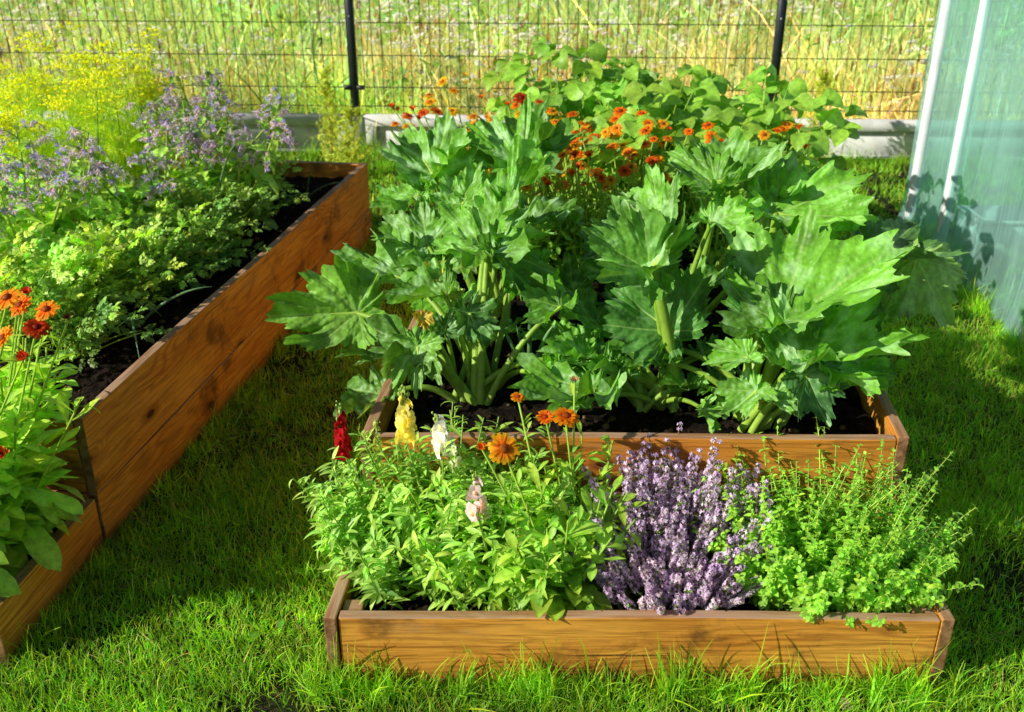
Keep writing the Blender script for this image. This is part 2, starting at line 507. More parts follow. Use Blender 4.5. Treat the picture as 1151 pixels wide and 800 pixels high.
def board(name, p0, p1, z0, z1, t, parent, side=1, label=None):
    """A plank whose outer face runs p0->p1; its thickness lies to the left of that direction (side=1)."""
    p0 = np.array(p0, float); p1 = np.array(p1, float)
    d = p1 - p0; L = np.linalg.norm(d); d /= L
    nn = np.array([-d[1], d[0]]) * side
    bm = bmesh.new()
    bmesh.ops.create_cube(bm, size=1)
    for v in bm.verts: v.co = (v.co.x * L, v.co.y * t, v.co.z * (z1 - z0))
    bmesh.ops.bevel(bm, geom=bm.edges[:], offset=.0035, segments=2, affect='EDGES', profile=.6)
    # long planks are never quite straight
    bmesh.ops.subdivide_edges(bm, edges=[e for e in bm.edges if abs(e.verts[0].co.x - e.verts[1].co.x) > L * .5], cuts=10)
    ph = U(0, 6)
    for v in bm.verts:
        v.co.z += .0022 * math.sin(v.co.x * 5 + ph) * (1 if v.co.z > 0 else 0); v.co.y += .0012 * math.sin(v.co.x * 4 + 2 * ph)
    me = bpy.data.meshes.new(name); bm.to_mesh(me); bm.free()
    me.materials.append(M_WOOD)
    o = bpy.data.objects.new(name, me); C.objects.link(o)
    m = (p0 + p1) / 2 + nn * t / 2
    o.parent = parent
    o.location = (m[0] - parent.location.x, m[1] - parent.location.y, (z0 + z1) / 2 - parent.location.z)
    o.rotation_euler = (0, 0, math.atan2(d[1], d[0]))
    if label: o['label'] = label
    return o


def lerp(a, b, t): return np.asarray(a) + (np.asarray(b) - np.asarray(a)) * t


def soil(name, quad, z, seed, amp=.012, nx=90, ny=90):
    r = np.random.default_rng(seed)
    a, b, c, d = [np.array(p) for p in quad]
    u, v = np.meshgrid(np.linspace(0, 1, nx), np.linspace(0, 1, ny))
    u = u[..., None]; v = v[..., None]
    P = (a * (1 - u) + b * u) * (1 - v) + (d * (1 - u) + c * u) * v
    zz = np.full(P.shape[:2], z)
    for k in range(14):
        f = r.uniform(4, 60, 2) * r.choice([-1, 1], 2)
        zz += amp * 6 / (8 + np.abs(f).sum() * .4) * np.sin(P[..., 0] * f[0] + P[..., 1] * f[1] + r.uniform(0, 6))
    zz += r.normal(0, .0035, zz.shape)
    g = Geo()
    k = np.arange(ny - 1)[:, None]; j = np.arange(nx - 1)[None]
    q = np.stack([k * nx + j, k * nx + j + 1, (k + 1) * nx + j + 1, (k + 1) * nx + j], -1).reshape(-1, 4)
    g.raw(np.concatenate([P, zz[..., None]], -1), q)
    o = g.build(name, M_SOIL)
    tag(o, kind='structure')
    # crumbs and bits of bark lying on it
    n = 2400
    uv = r.uniform(0.02, .98, (n, 2)); u = uv[:, :1]; v = uv[:, 1:]
    p = (a * (1 - u) + b * u) * (1 - v) + (d * (1 - u) + c * u) * v
    g = Geo()
    s = r.uniform(.003, .011, n)[:, None] * r.uniform(.5, 1.6, (n, 3))
    R = frames(r.normal(0, 1, (n, 3)), r.normal(0, 1, (n, 3)))
    col = np.where(r.random((n, 1)) < .86, np.array([[.02, .013, .008]]), np.array([[.17, .105, .055]])) * r.uniform(.6, 1.4, (n, 1))
    g.inst(blob(5, 3, 1., seed, .3), np.concatenate([p, np.full((n, 1), z + .004)], 1), R, s, col)
    o = g.build('soil_crumbs', M_BITS)
    tag(o, kind='stuff')


def tiered_bed(label, loFL, loFR, upFL, upFR, upBR, upBL, zlo, zup, group, extra, mid=.2):
    t = .028
    b = thing('raised_bed', label, 'raised bed', ((loFL[0] + loFR[0]) / 2, (loFL[1] + upBL[1]) / 2, 0), group)
    loFL, loFR, upFL, upFR, upBR, upBL = [np.array(p, float) for p in (loFL, loFR, upFL, upFR, upBR, upBL)]
    ax = lambda p, q: nrm(q - p)
    rt, lt = ax(upFR, upBR), ax(upFL, upBL)
    # tall box: two courses of planks all round
    for z0, z1 in ((-.03, mid - .003), (mid, zup)):
        board('side_board', upFR, upBR, z0, z1 - U(0, .003), t, b)
        board('side_board', upBL, upFL, z0, z1 - U(0, .003), t, b)
        board('front_board', upFL + rt * .002 + ax(upFL, upFR) * (t + .002), upFR + rt * .002 - ax(upFL, upFR) * (t + .002), z0, z1 - .004, t, b)
        board('back_board', upBR - rt * .002 - ax(upFL, upFR) * (t + .002), upBL - rt * .002 + ax(upFL, upFR) * (t + .002), z0, z1 - .004, t, b)
    # low box in front: one course
    inset = ax(upFR, upFL) * (.005 if mid < .19 else .0)
    board('side_board', loFR + inset, upFR - rt * (.009 if mid < .19 else .004) + inset, -.03, zlo, t, b)
    board('side_board', upFL - lt * .004, loFL, -.03, zlo - .002, t, b)
    board('front_board', loFL + rt * .004 + ax(loFL, loFR) * (t + .003), loFR + rt * .004 - ax(loFL, loFR) * (t + .003), -.03, zlo - .003, t, b)
    # square posts inside the corners
    for p, dx, dy, z in ((upFR, -1, 1, zup - .035), (upFL, 1, 1, zup - .035), (upBR, -1, -1, zup - .03), (upBL, 1, -1, zup - .03), (loFR, -1, 1, zlo - .012), (loFL, 1, 1, zlo - .012)):
        e = ax(upFL, upFR)
        q = p + e * dx * (t + .003) + rt * dy * (t + .006)
        q2 = q + e * dx * .045
        lo_, hi_ = (q, q2) if dx > 0 else (q2, q)
        if dy > 0: board('corner_post', lo_, hi_, 0, z, .045, b)
        else: board('corner_post', hi_, lo_, 0, z, .045, b)
    e = ax(upFL, upFR) * (t + .004)
    soil('bed_soil', [upFL + e + rt * .032, upFR - e + rt * .032, upBR - e - rt * .034, upBL + e - rt * .034], zup - .075, extra)
    soil('bed_soil', [loFL + e + rt * .034, loFR - e + rt * .034, upFR - e - rt * .003, upFL + e - rt * .003], min(zlo - .06, .13) if mid > .19 else zlo - .03, extra + 1, nx=90, ny=40)
    BEDS[extra] = (np.array([loFL, loFR, upFR, upBR, upBL, upFL]), zup - .075, zlo - .06)
    return b


tiered_bed('stained pine raised bed of two tiers holding squash, with herbs in front', (-.412, 1.735), (.966, 1.725), (-.378, 2.16), (.982, 2.15), (1.20, 4.78), (-.14, 4.84), .19, .40,
           'stepped wooden raised beds', 100)
tiered_bed('stained pine raised bed of two tiers holding parsley, borage and dill', (-2.49, 2.02), (-1.160, 1.79), (-2.44, 2.46), (-1.102, 2.255), (-.700, 4.805), (-2.05, 5.015), .158, .40,
           'stepped wooden raised beds', 200, .168)
SZ, SLO = .325, .13

# ------------------------------------------------------------------ fence
fence = thing('mesh_fence', 'dark wire mesh fence on a concrete base between lawn and meadow', 'fence', (float(FA[0]), float(FA[1]), 0))


def box_geo(g, o, ex, ey, ez, c=(1, 1, 1)):
    """box from corner vectors: centre o, half extents as vectors"""
    o, ex, ey, ez = [np.asarray(x, float) for x in (o, ex, ey, ez)]
    v = [o + a * ex + b_ * ey + c_ * ez for a in (-1, 1) for b_ in (-1, 1) for c_ in (-1, 1)]
    g.raw(v, [[0, 1, 3, 2], [4, 6, 7, 5], [0, 4, 5, 1], [2, 3, 7, 6], [0, 2, 6, 4], [1, 5, 7, 3]], None, c)


f3, n3, z3 = np.array([*FD, 0]), np.array([*FN, 0]), np.array([0, 0, 1.])
PS = 2.68
for i in range(-3, 5):
    p = np.array([*(FA + FD * PS * i), 0])
    g = Geo(); box_geo(g, p + z3 * .78, f3 * .026, n3 * .02, z3 * .80)
    post = g.build('post', M_STEEL, fence, False)
    g = Geo(); box_geo(g, p + z3 * 1.59, f3 * .028, n3 * .022, z3 * .012); g.build('cap', M_STEEL, post, False)
    for zc in (.42, 1.24):
        for s in (-1, 1):
            g = Geo(); box_geo(g, p + z3 * zc + f3 * s * .042 - n3 * .012, f3 * .022, n3 * .014, z3 * .013)
            g.inst(blob(8, 5), [p + z3 * zc + f3 * s * .052 - n3 * .028], np.eye(3), .007, (1, 1, 1))
            g.build('clamp', M_STEEL, post, False)
    g = Geo(); g.inst(blob(8, 5), [p + z3 * .86 - n3 * .021], np.eye(3), .007, (1, 1, 1)); g.build('bolt', M_BOLT, post)
    if i == 4: break
    # wire panel
    g = Geo()
    a, b_ = p + f3 * .036, p + f3 * (PS - .036)
    for k in range(42):
        q = lerp(a, b_, (k + .5) / 42)
        g.tubes([[q + z3 * .27, q + z3 * 1.56]], .0023, (1, 1, 1), 4)
    for zc in (.30, .42, .62, .82, 1.02, 1.22, 1.42, 1.54):
        for off in (-.0048, .0048):
            g.tubes([[a + z3 * zc + n3 * off, b_ + z3 * zc + n3 * off]], .0022, (1, 1, 1), 4)
    g.build('wire_panel', M_WIRE, fence)
    # concrete base board with a sunk panel
    g = Geo()
    h, th = .245, .026
    c0 = (p + p + f3 * PS) / 2
    L = PS / 2 - .05
    box_geo(g, c0 + z3 * (h - .035), f3 * L, n3 * th, z3 * .035)
    box_geo(g, c0 + z3 * -.02, f3 * L, n3 * th, z3 * .035)
    for s in (-1, 1): box_geo(g, c0 + z3 * (h - .055) / 2 + f3 * s * (L - .04), f3 * .04, n3 * (th - .001), z3 * ((h - .085) / 2))
    box_geo(g, c0 + z3 * (h - .055) / 2 + n3 * .012, f3 * (L - .079), n3 * .008, z3 * ((h - .083) / 2))
    g.build('base_panel', M_CONC, fence, False)
    g = Geo(); box_geo(g, p + z3 * .11 + n3 * .004, f3 * .052, n3 * .034, z3 * .125); g.build('base_post', M_CONC, fence, False)

# ------------------------------------------------------------------ greenhouse tent
gh = thing('greenhouse', 'tent greenhouse of pale teal translucent film on a white frame', 'greenhouse', (2.9, 4.2, 0))
GHT = 1.95
gx = lambda y: 2.035 - .055 * np.clip(4.3 - y, 0, 9) ** 1.15


def wall(name, pf, t0, t1, nu, nz, seed, amp):
    """hanging film: pf(t) gives the foot line"""
    r = np.random.default_rng(seed)
    t = np.linspace(t0, t1, nu); z = np.linspace(.0, GHT, nz)
    base, nor = pf(t)
    w = np.zeros((nu, nz))
    for k in range(16):
        f = r.uniform(6, 60); w += r.normal(0, 1) / (6 + f) * np.sin(f * t[:, None] + r.uniform(-.8, .8) * z[None] * 4 + r.uniform(0, 6)) * (.45 + .9 * np.abs(np.sin(z[None] * r.uniform(.6, 2) + r.uniform(0, 6))))
    foot = np.clip(1 - z / .25, 0, 1)[None] ** 2
    w = w * amp * 2.4 + foot * (-.01 - .03 * np.sin(t[:, None] * 7 + 1) ** 2)
    P = np.concatenate([base[:, None, :] + nor[:, None, :] * w[..., None], np.broadcast_to(z[None, :, None], (nu, nz, 1))], -1)
    k = np.arange(nu - 1)[:, None]; j = np.arange(nz - 1)[None]
    q = np.stack([k * nz + j, k * nz + j + 1, (k + 1) * nz + j + 1, (k + 1) * nz + j], -1).reshape(-1, 4)
    g = Geo(); g.raw(P, q)
    return g.build(name, M_FILM, gh)


one = lambda v, t: np.broadcast_to(np.array(v, float), (len(t), 2))
wall('side_film', lambda t: (np.stack([gx(t), t], -1), one((1, 0), t)), 2.2, 5.02, 200, 60, 5, .05)
wall('end_film', lambda t: (np.stack([t, 5.025 + 0 * t], -1), one((0, -1), t)), 2.04, 4.0, 120, 50, 6, .03)
wall('side_film', lambda t: (np.stack([4.0 + 0 * t, t], -1), one((-1, 0), t)), 2.2, 5.02, 80, 30, 8, .03)


def pole(name, a, b, r=.02):
    g = Geo(); g.tubes([[a, lerp(a, b, .33), lerp(a, b, .67), b]], r, (1, 1, 1), 10)
    return g.build(name, M_WHITE, gh)


for y in (4.97, 4.56, 3.55, 2.6):
    pole('frame_pole', (float(gx(y)) + .006, y, 0), (float(gx(y)) + .006, y, GHT), .026)
for x in (2.7, 3.3, 3.95): pole('frame_pole', (x, 4.98, 0), (x, 4.98, GHT), .02)
pole('frame_bar', (2.06, 5.0, 1.205), (3.98, 5.0, 1.205), .024)
pole('frame_bar', (float(gx(2.4)) + .035, 2.4, GHT), (2.07, 4.98, GHT), .018)
pole('frame_bar', (2.07, 4.98, GHT), (3.97, 4.98, GHT), .018)

# ------------------------------------------------------------------ grass
def inside(P, poly):
    x, y = P[:, 0], P[:, 1]; r = np.zeros(len(P), bool); j = len(poly) - 1
    for i in range(len(poly)):
        a, b = poly[i], poly[j]
        m = ((a[1] > y) != (b[1] > y)) & (x < (b[0] - a[0]) * (y - a[1]) / (b[1] - a[1] + 1e-12) + a[0])
        r ^= m; j = i
    return r


def grow(poly, m):
    c = poly.mean(0); return c + (poly - c) * (1 + m / np.linalg.norm(poly - c, axis=1, keepdims=True))


def lumps(P, seed, f0=1.5, f1=9, n=9):
    r = np.random.default_rng(seed); s = np.zeros(len(P))
    for k in range(n):
        f = r.uniform(f0, f1, 2) * r.choice([-1, 1], 2); s += np.sin(P[:, 0] * f[0] + P[:, 1] * f[1] + r.uniform(0, 6))
    return s / math.sqrt(n * .5)


def grass_at(g, P, h, w, cols, lean=.45):
    n = len(P)
    d = dirs(U(0, 2 * PI, n), PI / 2 - np.abs(rng.normal(0, lean, n)))
    up = dirs(U(0, 2 * PI, n), U(-.3, .6, n))
    R = frames(d, up)
    sc = np.stack([w / .05, h, h], 1)
    pos = np.concatenate([P, np.zeros((n, 1))], 1)
    k = rng.integers(0, len(T_GR), n)
    for i, t in enumerate(T_GR):
        m = k == i; g.inst(t, pos[m], R[m], sc[m], cols[m])


polys = [grow(BEDS[100][0], -.006), grow(BEDS[200][0], -.006)]


def lawn(x0, x1, y0, y1, dens, hs=1., ws=1.):
    n = int((x1 - x0) * (y1 - y0) * dens)
    P = np.stack([U(x0, x1, n), U(y0, y1, n)], 1)
    keep = P[:, 1] < fy(P[:, 0]) - .05
    for q in polys: keep &= ~inside(P, q)
    keep &= np.abs(P[:, 0] - gx(P[:, 1]) - .03) > .03
    e = ((P[:, 0] - 2.38) / .33) ** 2 + ((P[:, 1] - 5.93) / .13) ** 2
    keep &= (e > 1) | (rng.random(n) < .25)
    keep &= lumps(P, 4) + rng.normal(0, .9, n) > -1.7
    P = P[keep]; n = len(P)
    L = lumps(P, 5, 2, 14)
    h = .038 * hs * np.exp(rng.normal(0, .28, n)) * (1 + .16 * L)
    w = .0026 * ws * np.exp(rng.normal(0, .25, n))
    c = cvar((.155, .31, .022), n, .22, .2)
    y = rng.random(n) < .22; c[y] = cvar((.30, .40, .04), y.sum(), .2, .15)
    y = rng.random(n) < .02; c[y] = cvar((.40, .32, .13), y.sum(), .2, .1)
    c *= (1 + .13 * lumps(P, 8, 1, 5))[:, None]
    return P, np.clip(h, .012, .12), w, np.clip(c, .01, .8)


g = Geo()
for a in ((-1.25, 2.1, 1.25, 2.6, 27000, 1., 1.), (-1.15, 2.1, 2.6, 3.7, 17000, 1.05, 1.15), (-.9, 2.2, 3.7, 5.0, 8000, 1.15, 1.5), (-3.6, 3.6, 5.0, 6.7, 4600, 1.25, 1.9),
          (2.1, 3.2, 1.2, 2.2, 6000, 1., 1.3), (-3.2, -1.25, 1.1, 2.1, 6000, 1., 1.3), (-3.6, -2.0, 2.1, 5.0, 2500, 1.2, 2.), (2.1, 4.0, 2.2, 5.0, 3000, 1.2, 2.), (-2.2, 2.2, .3, 1.25, 5000, 1., 1.4)):
    P, h, w, c = lawn(*a); grass_at(g, P, h, w, c, .5)
P, h, w, c = lawn(-1.3, 2.2, 1.3, 5.0, 90)
n = len(P)
pick(g, T_OV, np.concatenate([P, U(.006, .03, (n, 1))], 1), frames(dirs(U(0, 6.3, n), U(-.1, .5, n)), rng.normal(0, .25, (n, 3)) + [0, 0, 1]), U(.012, .03, n), cvar((.10, .20, .03), n, .25, .15))
P, h, w, c = lawn(-1.3, 2.2, 1.3, 5.0, 1100)     # dead thatch
n = len(P)
pick(g, T_GR[:3], np.concatenate([P, U(.004, .02, (n, 1))], 1), frames(dirs(U(0, 6.3, n), U(-.05, .3, n)), rng.normal(0, .4, (n, 3)) + [0, 0, 1]), U(.03, .07, n), cvar((.30, .25, .11), n, .25, .1))
tag(g.build('lawn_grass', M_GRASS), kind='stuff')


def edge_tufts(p0, p1, n, off, spread, hm, side=1, hs=.35):
    p0 = np.array(p0); p1 = np.array(p1); d = p1 - p0; nn = np.array([d[1], -d[0]]) / np.linalg.norm(d) * side
    t = U(0, 1, n); cl = np.sin(t * 23) + np.sin(t * 57 + 1) + np.sin(t * 101 + 2)
    k = rng.random(n) < .35 + .22 * cl; t = t[k]; n = len(t)
    P = p0 + d * t[:, None] + nn * (off + np.abs(rng.normal(0, spread, n)))[:, None]
    h = hm * np.exp(rng.normal(0, hs, n)) * (1 + .2 * np.sin(t * 37)); w = .0034 * np.exp(rng.normal(0, .25, n))
    c = cvar((.20, .36, .025), n, .2, .18)
    return P, np.clip(h, .02, .19), w, c


g = Geo()
for a in (((-.46, 1.73), (1.0, 1.715), 3600, .004, .03, .085), ((.966, 1.73), (1.2, 4.7), 2600, .004, .03, .06), ((-.41, 4.6), (-.415, 1.75), 2200, .004, .03, .05), ((-1.16, 1.79), (-.70, 4.8), 3000, .004, .03, .055),
          ((-.7, 4.86), (-2.1, 5.06), 600, -.03, .04, .06, -1), ((-3.5, 6.68), (3.6, 6.35), 5200, .03, .05, .085), ((1.9, 2.4), (2.03, 5.02), 2600, .0, .035, .085, -1)):
    P, h, w, c = edge_tufts(*a); grass_at(g, P, h, w, c, .4)
tag(g.build('tall_edge_grass', M_GRASS), kind='stuff')

# meadow beyond the fence
g = Geo()
def meadow(x0, x1, d0, d1, n, hm, w, green, straw):
    x = U(x0, x1, n); d = d0 + (d1 - d0) * U(0, 1, n) ** 1.15
    P = np.stack([x, fy(x) + d], 1)
    L = lumps(P, 31, .3, 2.2) + .5 * lumps(P, 32, 2, 6)
    gr = L + .5 * (d - 1.9) - .30 * x / 3 + rng.normal(0, .7, n) > 0
    c = np.where(gr[:, None], cvar(green, n, .42, .25), cvar(straw, n, .35, .2)) * (1 + .16 * lumps(P, 33, 1, 8))[:, None]
    pk = (rng.random(n) < .16) & ~gr; c[pk] = cvar((.55, .33, .22), pk.sum(), .2, .1)
    grass_at(g, P, hm * np.exp(rng.normal(0, .3, n)) * (1 + .12 * L), w * np.exp(rng.normal(0, .3, n)), c, .42)
    return P
meadow(-4.6, 4.6, .12, 4., 42000, .38, .0055, (.35, .44, .16), (.60, .54, .30))
meadow(-9., -4.6, .12, 6., 8000, .40, .009, (.35, .44, .16), (.60, .54, .30))
meadow(4.6, 8., .12, 6., 5000, .40, .009, (.35, .44, .16), (.60, .54, .30))
meadow(-8., 8., 4., 12., 26000, .55, .012, (.36, .46, .19), (.56, .54, .30))
meadow(-14., 14., 12., 30., 12000, .7, .04, (.36, .46, .19), (.50, .50, .26))
# broad weeds standing in it
n = 9000
x = U(-6, 6, n); d = .15 + 9 * U(0, 1, n) ** 1.3
L = lumps(np.stack([x, d], 1), 41, .5, 3.5)
k = L > .35; x, d = x[k], d[k]; n = len(x)
pick(g, T_OV + T_SNAP, np.stack([x, fy(x) + d, U(.02, .5, n) * (1 + .03 * d)], 1), frames(dirs(U(0, 6.3, n), U(-.2, 1.1, n)), rng.normal(0, .5, (n, 3)) + [0, 0, 1]), U(.05, .11, n) * (1 + .06 * d), cvar((.17, .30, .06), n, .3, .2))
tag(g.build('meadow_grass', M_MEADOW), kind='stuff')
g = Geo()   # seed heads and small white flowers among the grass
n = 13000
x = U(-6, 6, n); d = .2 + 11 * U(0, 1, n) ** 1.4
L = lumps(np.stack([x, d], 1), 36, .4, 2.5)
k = L + rng.normal(0, .6, n) > .2; x, d = x[k], d[k]; n = len(x)
z = U(.25, .62, n) * (1 + .03 * d)
wh = rng.random(n) < .55 - .03 * x
c = np.where(wh[:, None], cvar((.9, .9, .82), n, .08, .03), cvar((.50, .36, .17), n, .2, .15))
pos = np.stack([x, fy(x) + d, z], 1)
m9 = np.repeat(np.arange(n), np.where(wh, 7, 1)); pos = pos[m9] + rng.normal(0, .016, (len(m9), 3)) * (wh[m9] * (1 + .05 * d[m9]))[:, None] * [1, 1, .4]
wh, c, d = wh[m9], c[m9], d[m9]; n = len(m9)
s = np.where(wh, U(.006, .015, n), U(.005, .009, n)) * (1 + .07 * d)
g.inst(blob(6, 4, 1., 3, .25), pos, np.eye(3), np.stack([s, s, s * np.where(wh, .5, 4.)], 1), c)
tag(g.build('meadow_flowers', M_PETAL), kind='stuff')
# ------------------------------------------------------------------ plant building blocks
def stems(base, az, el, L, bend, K=7, wob=.0):
    """curved stems: heading az, starting slope el, slope change bend over the length"""
    base = np.asarray(base, float); n = len(base)
    t = np.linspace(0, 1, K)
    e = np.asarray(el)[:, None] + np.asarray(bend)[:, None] * t[None]
    a = np.asarray(az)[:, None] + (rng.normal(0, wob, (n, 1)) * np.sin(t * 5)[None] if wob else 0 * t[None])
    d = dirs(a, e) * (np.asarray(L) / (K - 1))[:, None, None]
    P = base[:, None] + np.concatenate([np.zeros((n, 1, 3)), np.cumsum(d[:, :-1], 1)], 1)
    return P


def along(P, i, t):
    K = P.shape[1]; f = np.clip(t, 0, .999) * (K - 1); k = f.astype(int); w = (f - k)[:, None]
    a, b = P[i, k], P[i, k + 1]
    return a * (1 - w) + b * w, nrm(b - a)


def spread(tan, a, e):
    """unit vectors leaving a stem direction at angle e above its normal plane, turned by a"""
    ref = np.where(np.abs(tan[:, 2:3]) > .95, np.array([[1., 0, 0]]), np.array([[0, 0, 1.]]))
    x = nrm(np.cross(tan, ref)); y = np.cross(tan, x)
    a = np.asarray(a)[:, None]; e = np.asarray(e).reshape(-1, 1)
    return (x * np.cos(a) + y * np.sin(a)) * np.cos(e) + tan * np.sin(e)


def disc(c, rx, ry, n):
    a = U(0, 2 * PI, n); r = np.sqrt(U(0, 1, n))
    return np.stack([c[0] + rx * r * np.cos(a), c[1] + ry * r * np.sin(a), np.full(n, c[2])], 1)


def leafy(g, P, Ts, n_per, t0, t1, size, col, el=.5, elv=.25, cv=.16, hue=.12, taper=.5, upmix=.5):
    n = len(P) * n_per
    i = np.repeat(np.arange(len(P)), n_per)
    t = U(t0, t1, n)
    p, tan = along(P, i, t)
    a = U(0, 2 * PI, n)
    d = spread(tan, a, rng.normal(el, elv, n))
    up = nrm(tan * (1 - upmix) + np.array([0, 0, 1.]) * upmix + rng.normal(0, .25, (n, 3)))
    s = size * (1 - taper * (t - t0) / (t1 - t0 + 1e-6)) * np.exp(rng.normal(0, .18, n))
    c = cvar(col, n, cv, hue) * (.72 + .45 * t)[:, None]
    pick(g, Ts, p, frames(d, up), s, c)


def flower_mesh(g, pos, d, rad, kind, colr):
    R = np.stack([nrm(np.cross(np.cross(d, [0.3, 1, .1]), d)), nrm(np.cross(d, [0.3, 1, .1])) * 1., d], -1)
    R[:, 1] = np.cross(R[:, 2], R[:, 0])
    g.inst(kind, [pos], R[None], rad, colr)
    return R


ORANGE = [(.95, .36, .01), (.93, .25, .008), (.97, .52, .02), (.84, .15, .008), (.64, .075, .008)]
YELLOW = [(.95, .58, .02), (.93, .50, .012)]


def add_flower(parent, pos, d, rad, col, shut=False, dark=None, label=None):
    d = nrm(np.array(d, float))
    g = Geo(); T_ = (FL_SHUT if shut else FL_OPEN)[rng.integers(0, 1 if shut else 3)]
    R = flower_mesh(g, np.array(pos), d, rad, T_, col)
    # green calyx under the head
    fl = g.build('flower', M_PETAL, parent)
    if label: fl['label'] = label
    g = Geo(); g.inst(FL_CENTRE, [np.array(pos) + d * rad * (.12 if not shut else .2)], R[None], rad * (.30 if not shut else .26), dark if dark is not None else np.array(col) * np.array([.42, .25, .6]))
    g.build('flower_centre', M_PETAL, fl)
    g = Geo(); g.inst(blob(8, 4, .7), [np.array(pos) - d * rad * .05], R[None], rad * .3, (.10, .20, .03)); g.build('calyx', M_STEM, fl)


def calendula(base, label, flowers, n=9, hgt=.4, rad=.09, leaf=.085, group=None, col=(.17, .33, .035), basal=18, n_per=11, lean=(0, 0), az0=None, reach=1.):
    """flowers: list of (xyz, radius, colour, facing, shut)"""
    base = np.array(base, float)
    p = thing('calendula', label, 'calendula', base, group)
    gs, gl = Geo(), Geo()
    az = np.linspace(0, 2 * PI, n, endpoint=False) + U(-.4, .4, n) if az0 is None else rng.normal(az0, .8, n)
    b = disc(base, .02, .02, n); b[:, 2] -= .01
    P = stems(b, az, U(.85, 1.25, n), hgt * U(.65, 1., n), U(.1, .4, n), 8, .1)
    P[:, :, 0] += lean[0] * np.linspace(0, 1, 8)[None] ** 1.5; P[:, :, 1] += lean[1] * np.linspace(0, 1, 8)[None] ** 1.5
    gs.tubes(P, np.linspace(.0045, .0022, 8), cvar((.2, .34, .06), n))
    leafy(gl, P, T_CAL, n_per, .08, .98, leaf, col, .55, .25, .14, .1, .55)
    # big lower leaves
    m = basal
    a = U(0, 2 * PI, m)
    pos = disc(base, .03, .03, m); pos[:, 2] += U(0, .08, m)
    d = dirs(a, U(.05, .9, m))
    pick(gl, T_CAL, pos, frames(d, nrm(np.array([[0, 0, 1.]]) + rng.normal(0, .15, (m, 3)))), leaf * reach * U(1.0, 1.7, m), cvar(col, m, .14, .1) * .85)
    for xyz, r, c, face, shut in flowers:
        xyz = np.array(xyz, float)
        face = nrm(np.array(face, float) + rng.normal(0, .18, 3))
        # the stalk climbs from the crown to the head
        s0 = base + np.array([U(-.02, .02), U(-.02, .02), .02]); s1 = xyz - face * r * .1
        t = np.linspace(0, 1, 9)[:, None]
        ctl = lerp(s0, s1, .55) * [1, 1, 0] + np.array([0, 0, s0[2] + (s1[2] - s0[2]) * .45]) + (np.array([*(s0 - s1)[:2], 0])) * .12
        Q = s0 * (1 - t) ** 2 + ctl * 2 * t * (1 - t) + s1 * t ** 2
        gs.tubes(Q[None], np.linspace(.004, .0024, 9), (.22, .37, .06))
        leafy(gl, Q[None], T_CAL, 8, .25, .93, leaf * .75, col, .7, .2, .12, .1, .65)
        add_flower(p, xyz, face, r, c, shut)
    gl.build('foliage', M_LEAF, p); gs.build('stem', M_STEM, p)
    return p


def up_face(px=0., py=-.35): return np.array([px, py, 1.])


# ------------------------------------------------------------------ front tier, right bed
def snapdragon(base, label, spikes, n=16, hgt=.3, sp=(.07, .06), n_per=30, col=(.23, .42, .075), tilt=(0, 0)):
    base = np.array(base, float)
    p = thing('snapdragon', label, 'snapdragon', base, None)
    gl, gs = Geo(), Geo()
    b = disc(base, sp[0], sp[1], n)
    off = b - base
    az = np.arctan2(off[:, 1] + tilt[1] * .05, off[:, 0] + tilt[0] * .05) + rng.normal(0, .4, n)
    rr = np.linalg.norm(off[:, :2], axis=1) / max(sp)
    L = hgt * U(.62, .95, n)
    P = stems(b, az, 1.40 - .42 * rr, L, U(-.15, .3, n), 8, .12)
    gs.tubes(P, np.linspace(.003, .0016, 8), cvar((.2, .32, .07), n))
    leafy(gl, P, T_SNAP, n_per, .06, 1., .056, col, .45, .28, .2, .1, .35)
    # short leafy tips
    for s0, s1, colf, nf, r in spikes:
        s0, s1 = np.array(s0, float), np.array(s1, float)
        t = np.linspace(0, 1, 7)[:, None]
        Q = lerp(base + [0, 0, .05], s0, t); Q[:, 2] = base[2] + (s0[2] - base[2]) * t[:, 0] ** .8
        Q = np.concatenate([Q, lerp(s0, s1, np.array([[.35], [.7], [1.]]))])
        g = Geo()
        gs.tubes(Q[None], np.linspace(.0035, .0018, len(Q)), (.2, .33, .07))
        leafy(gl, Q[None], T_SNAP, 30, .2, .72, .045, col, .5, .3, .15, .1, .4)
        u = np.linspace(0, 1, nf) ** 1.1 * .78
        pos = lerp(s0, s1, u[:, None]); a = np.arange(nf) * 2.4 + U(0, 6)
        d = np.stack([np.cos(a), np.sin(a), .05 + .25 * u], 1)
        d[:, 1] -= .25
        c = np.array(colf)[None] * np.exp(rng.normal(0, .1, (nf, 1)))
        g.inst(FL_SNAP, pos, frames(d, np.array([0, 0, 1.])), r * (1.05 - .5 * u), c)
        # unopened buds on the tip
        m = 9
        ub = np.linspace(.75, 1.02, m)
        fs = g.build('flower_spike', M_PETAL, p)
        g = Geo(); g.inst(blob(6, 4, 1.3), lerp(s0, s1, ub[:, None]) + rng.normal(0, .004, (m, 3)), np.eye(3), r * np.linspace(.20, .09, m), np.array([.30, .42, .12]) * .8)
        g.build('bud', M_STEM, fs)
    gl.build('foliage', M_LEAF, p); gs.build('stem', M_STEM, p)
    return p


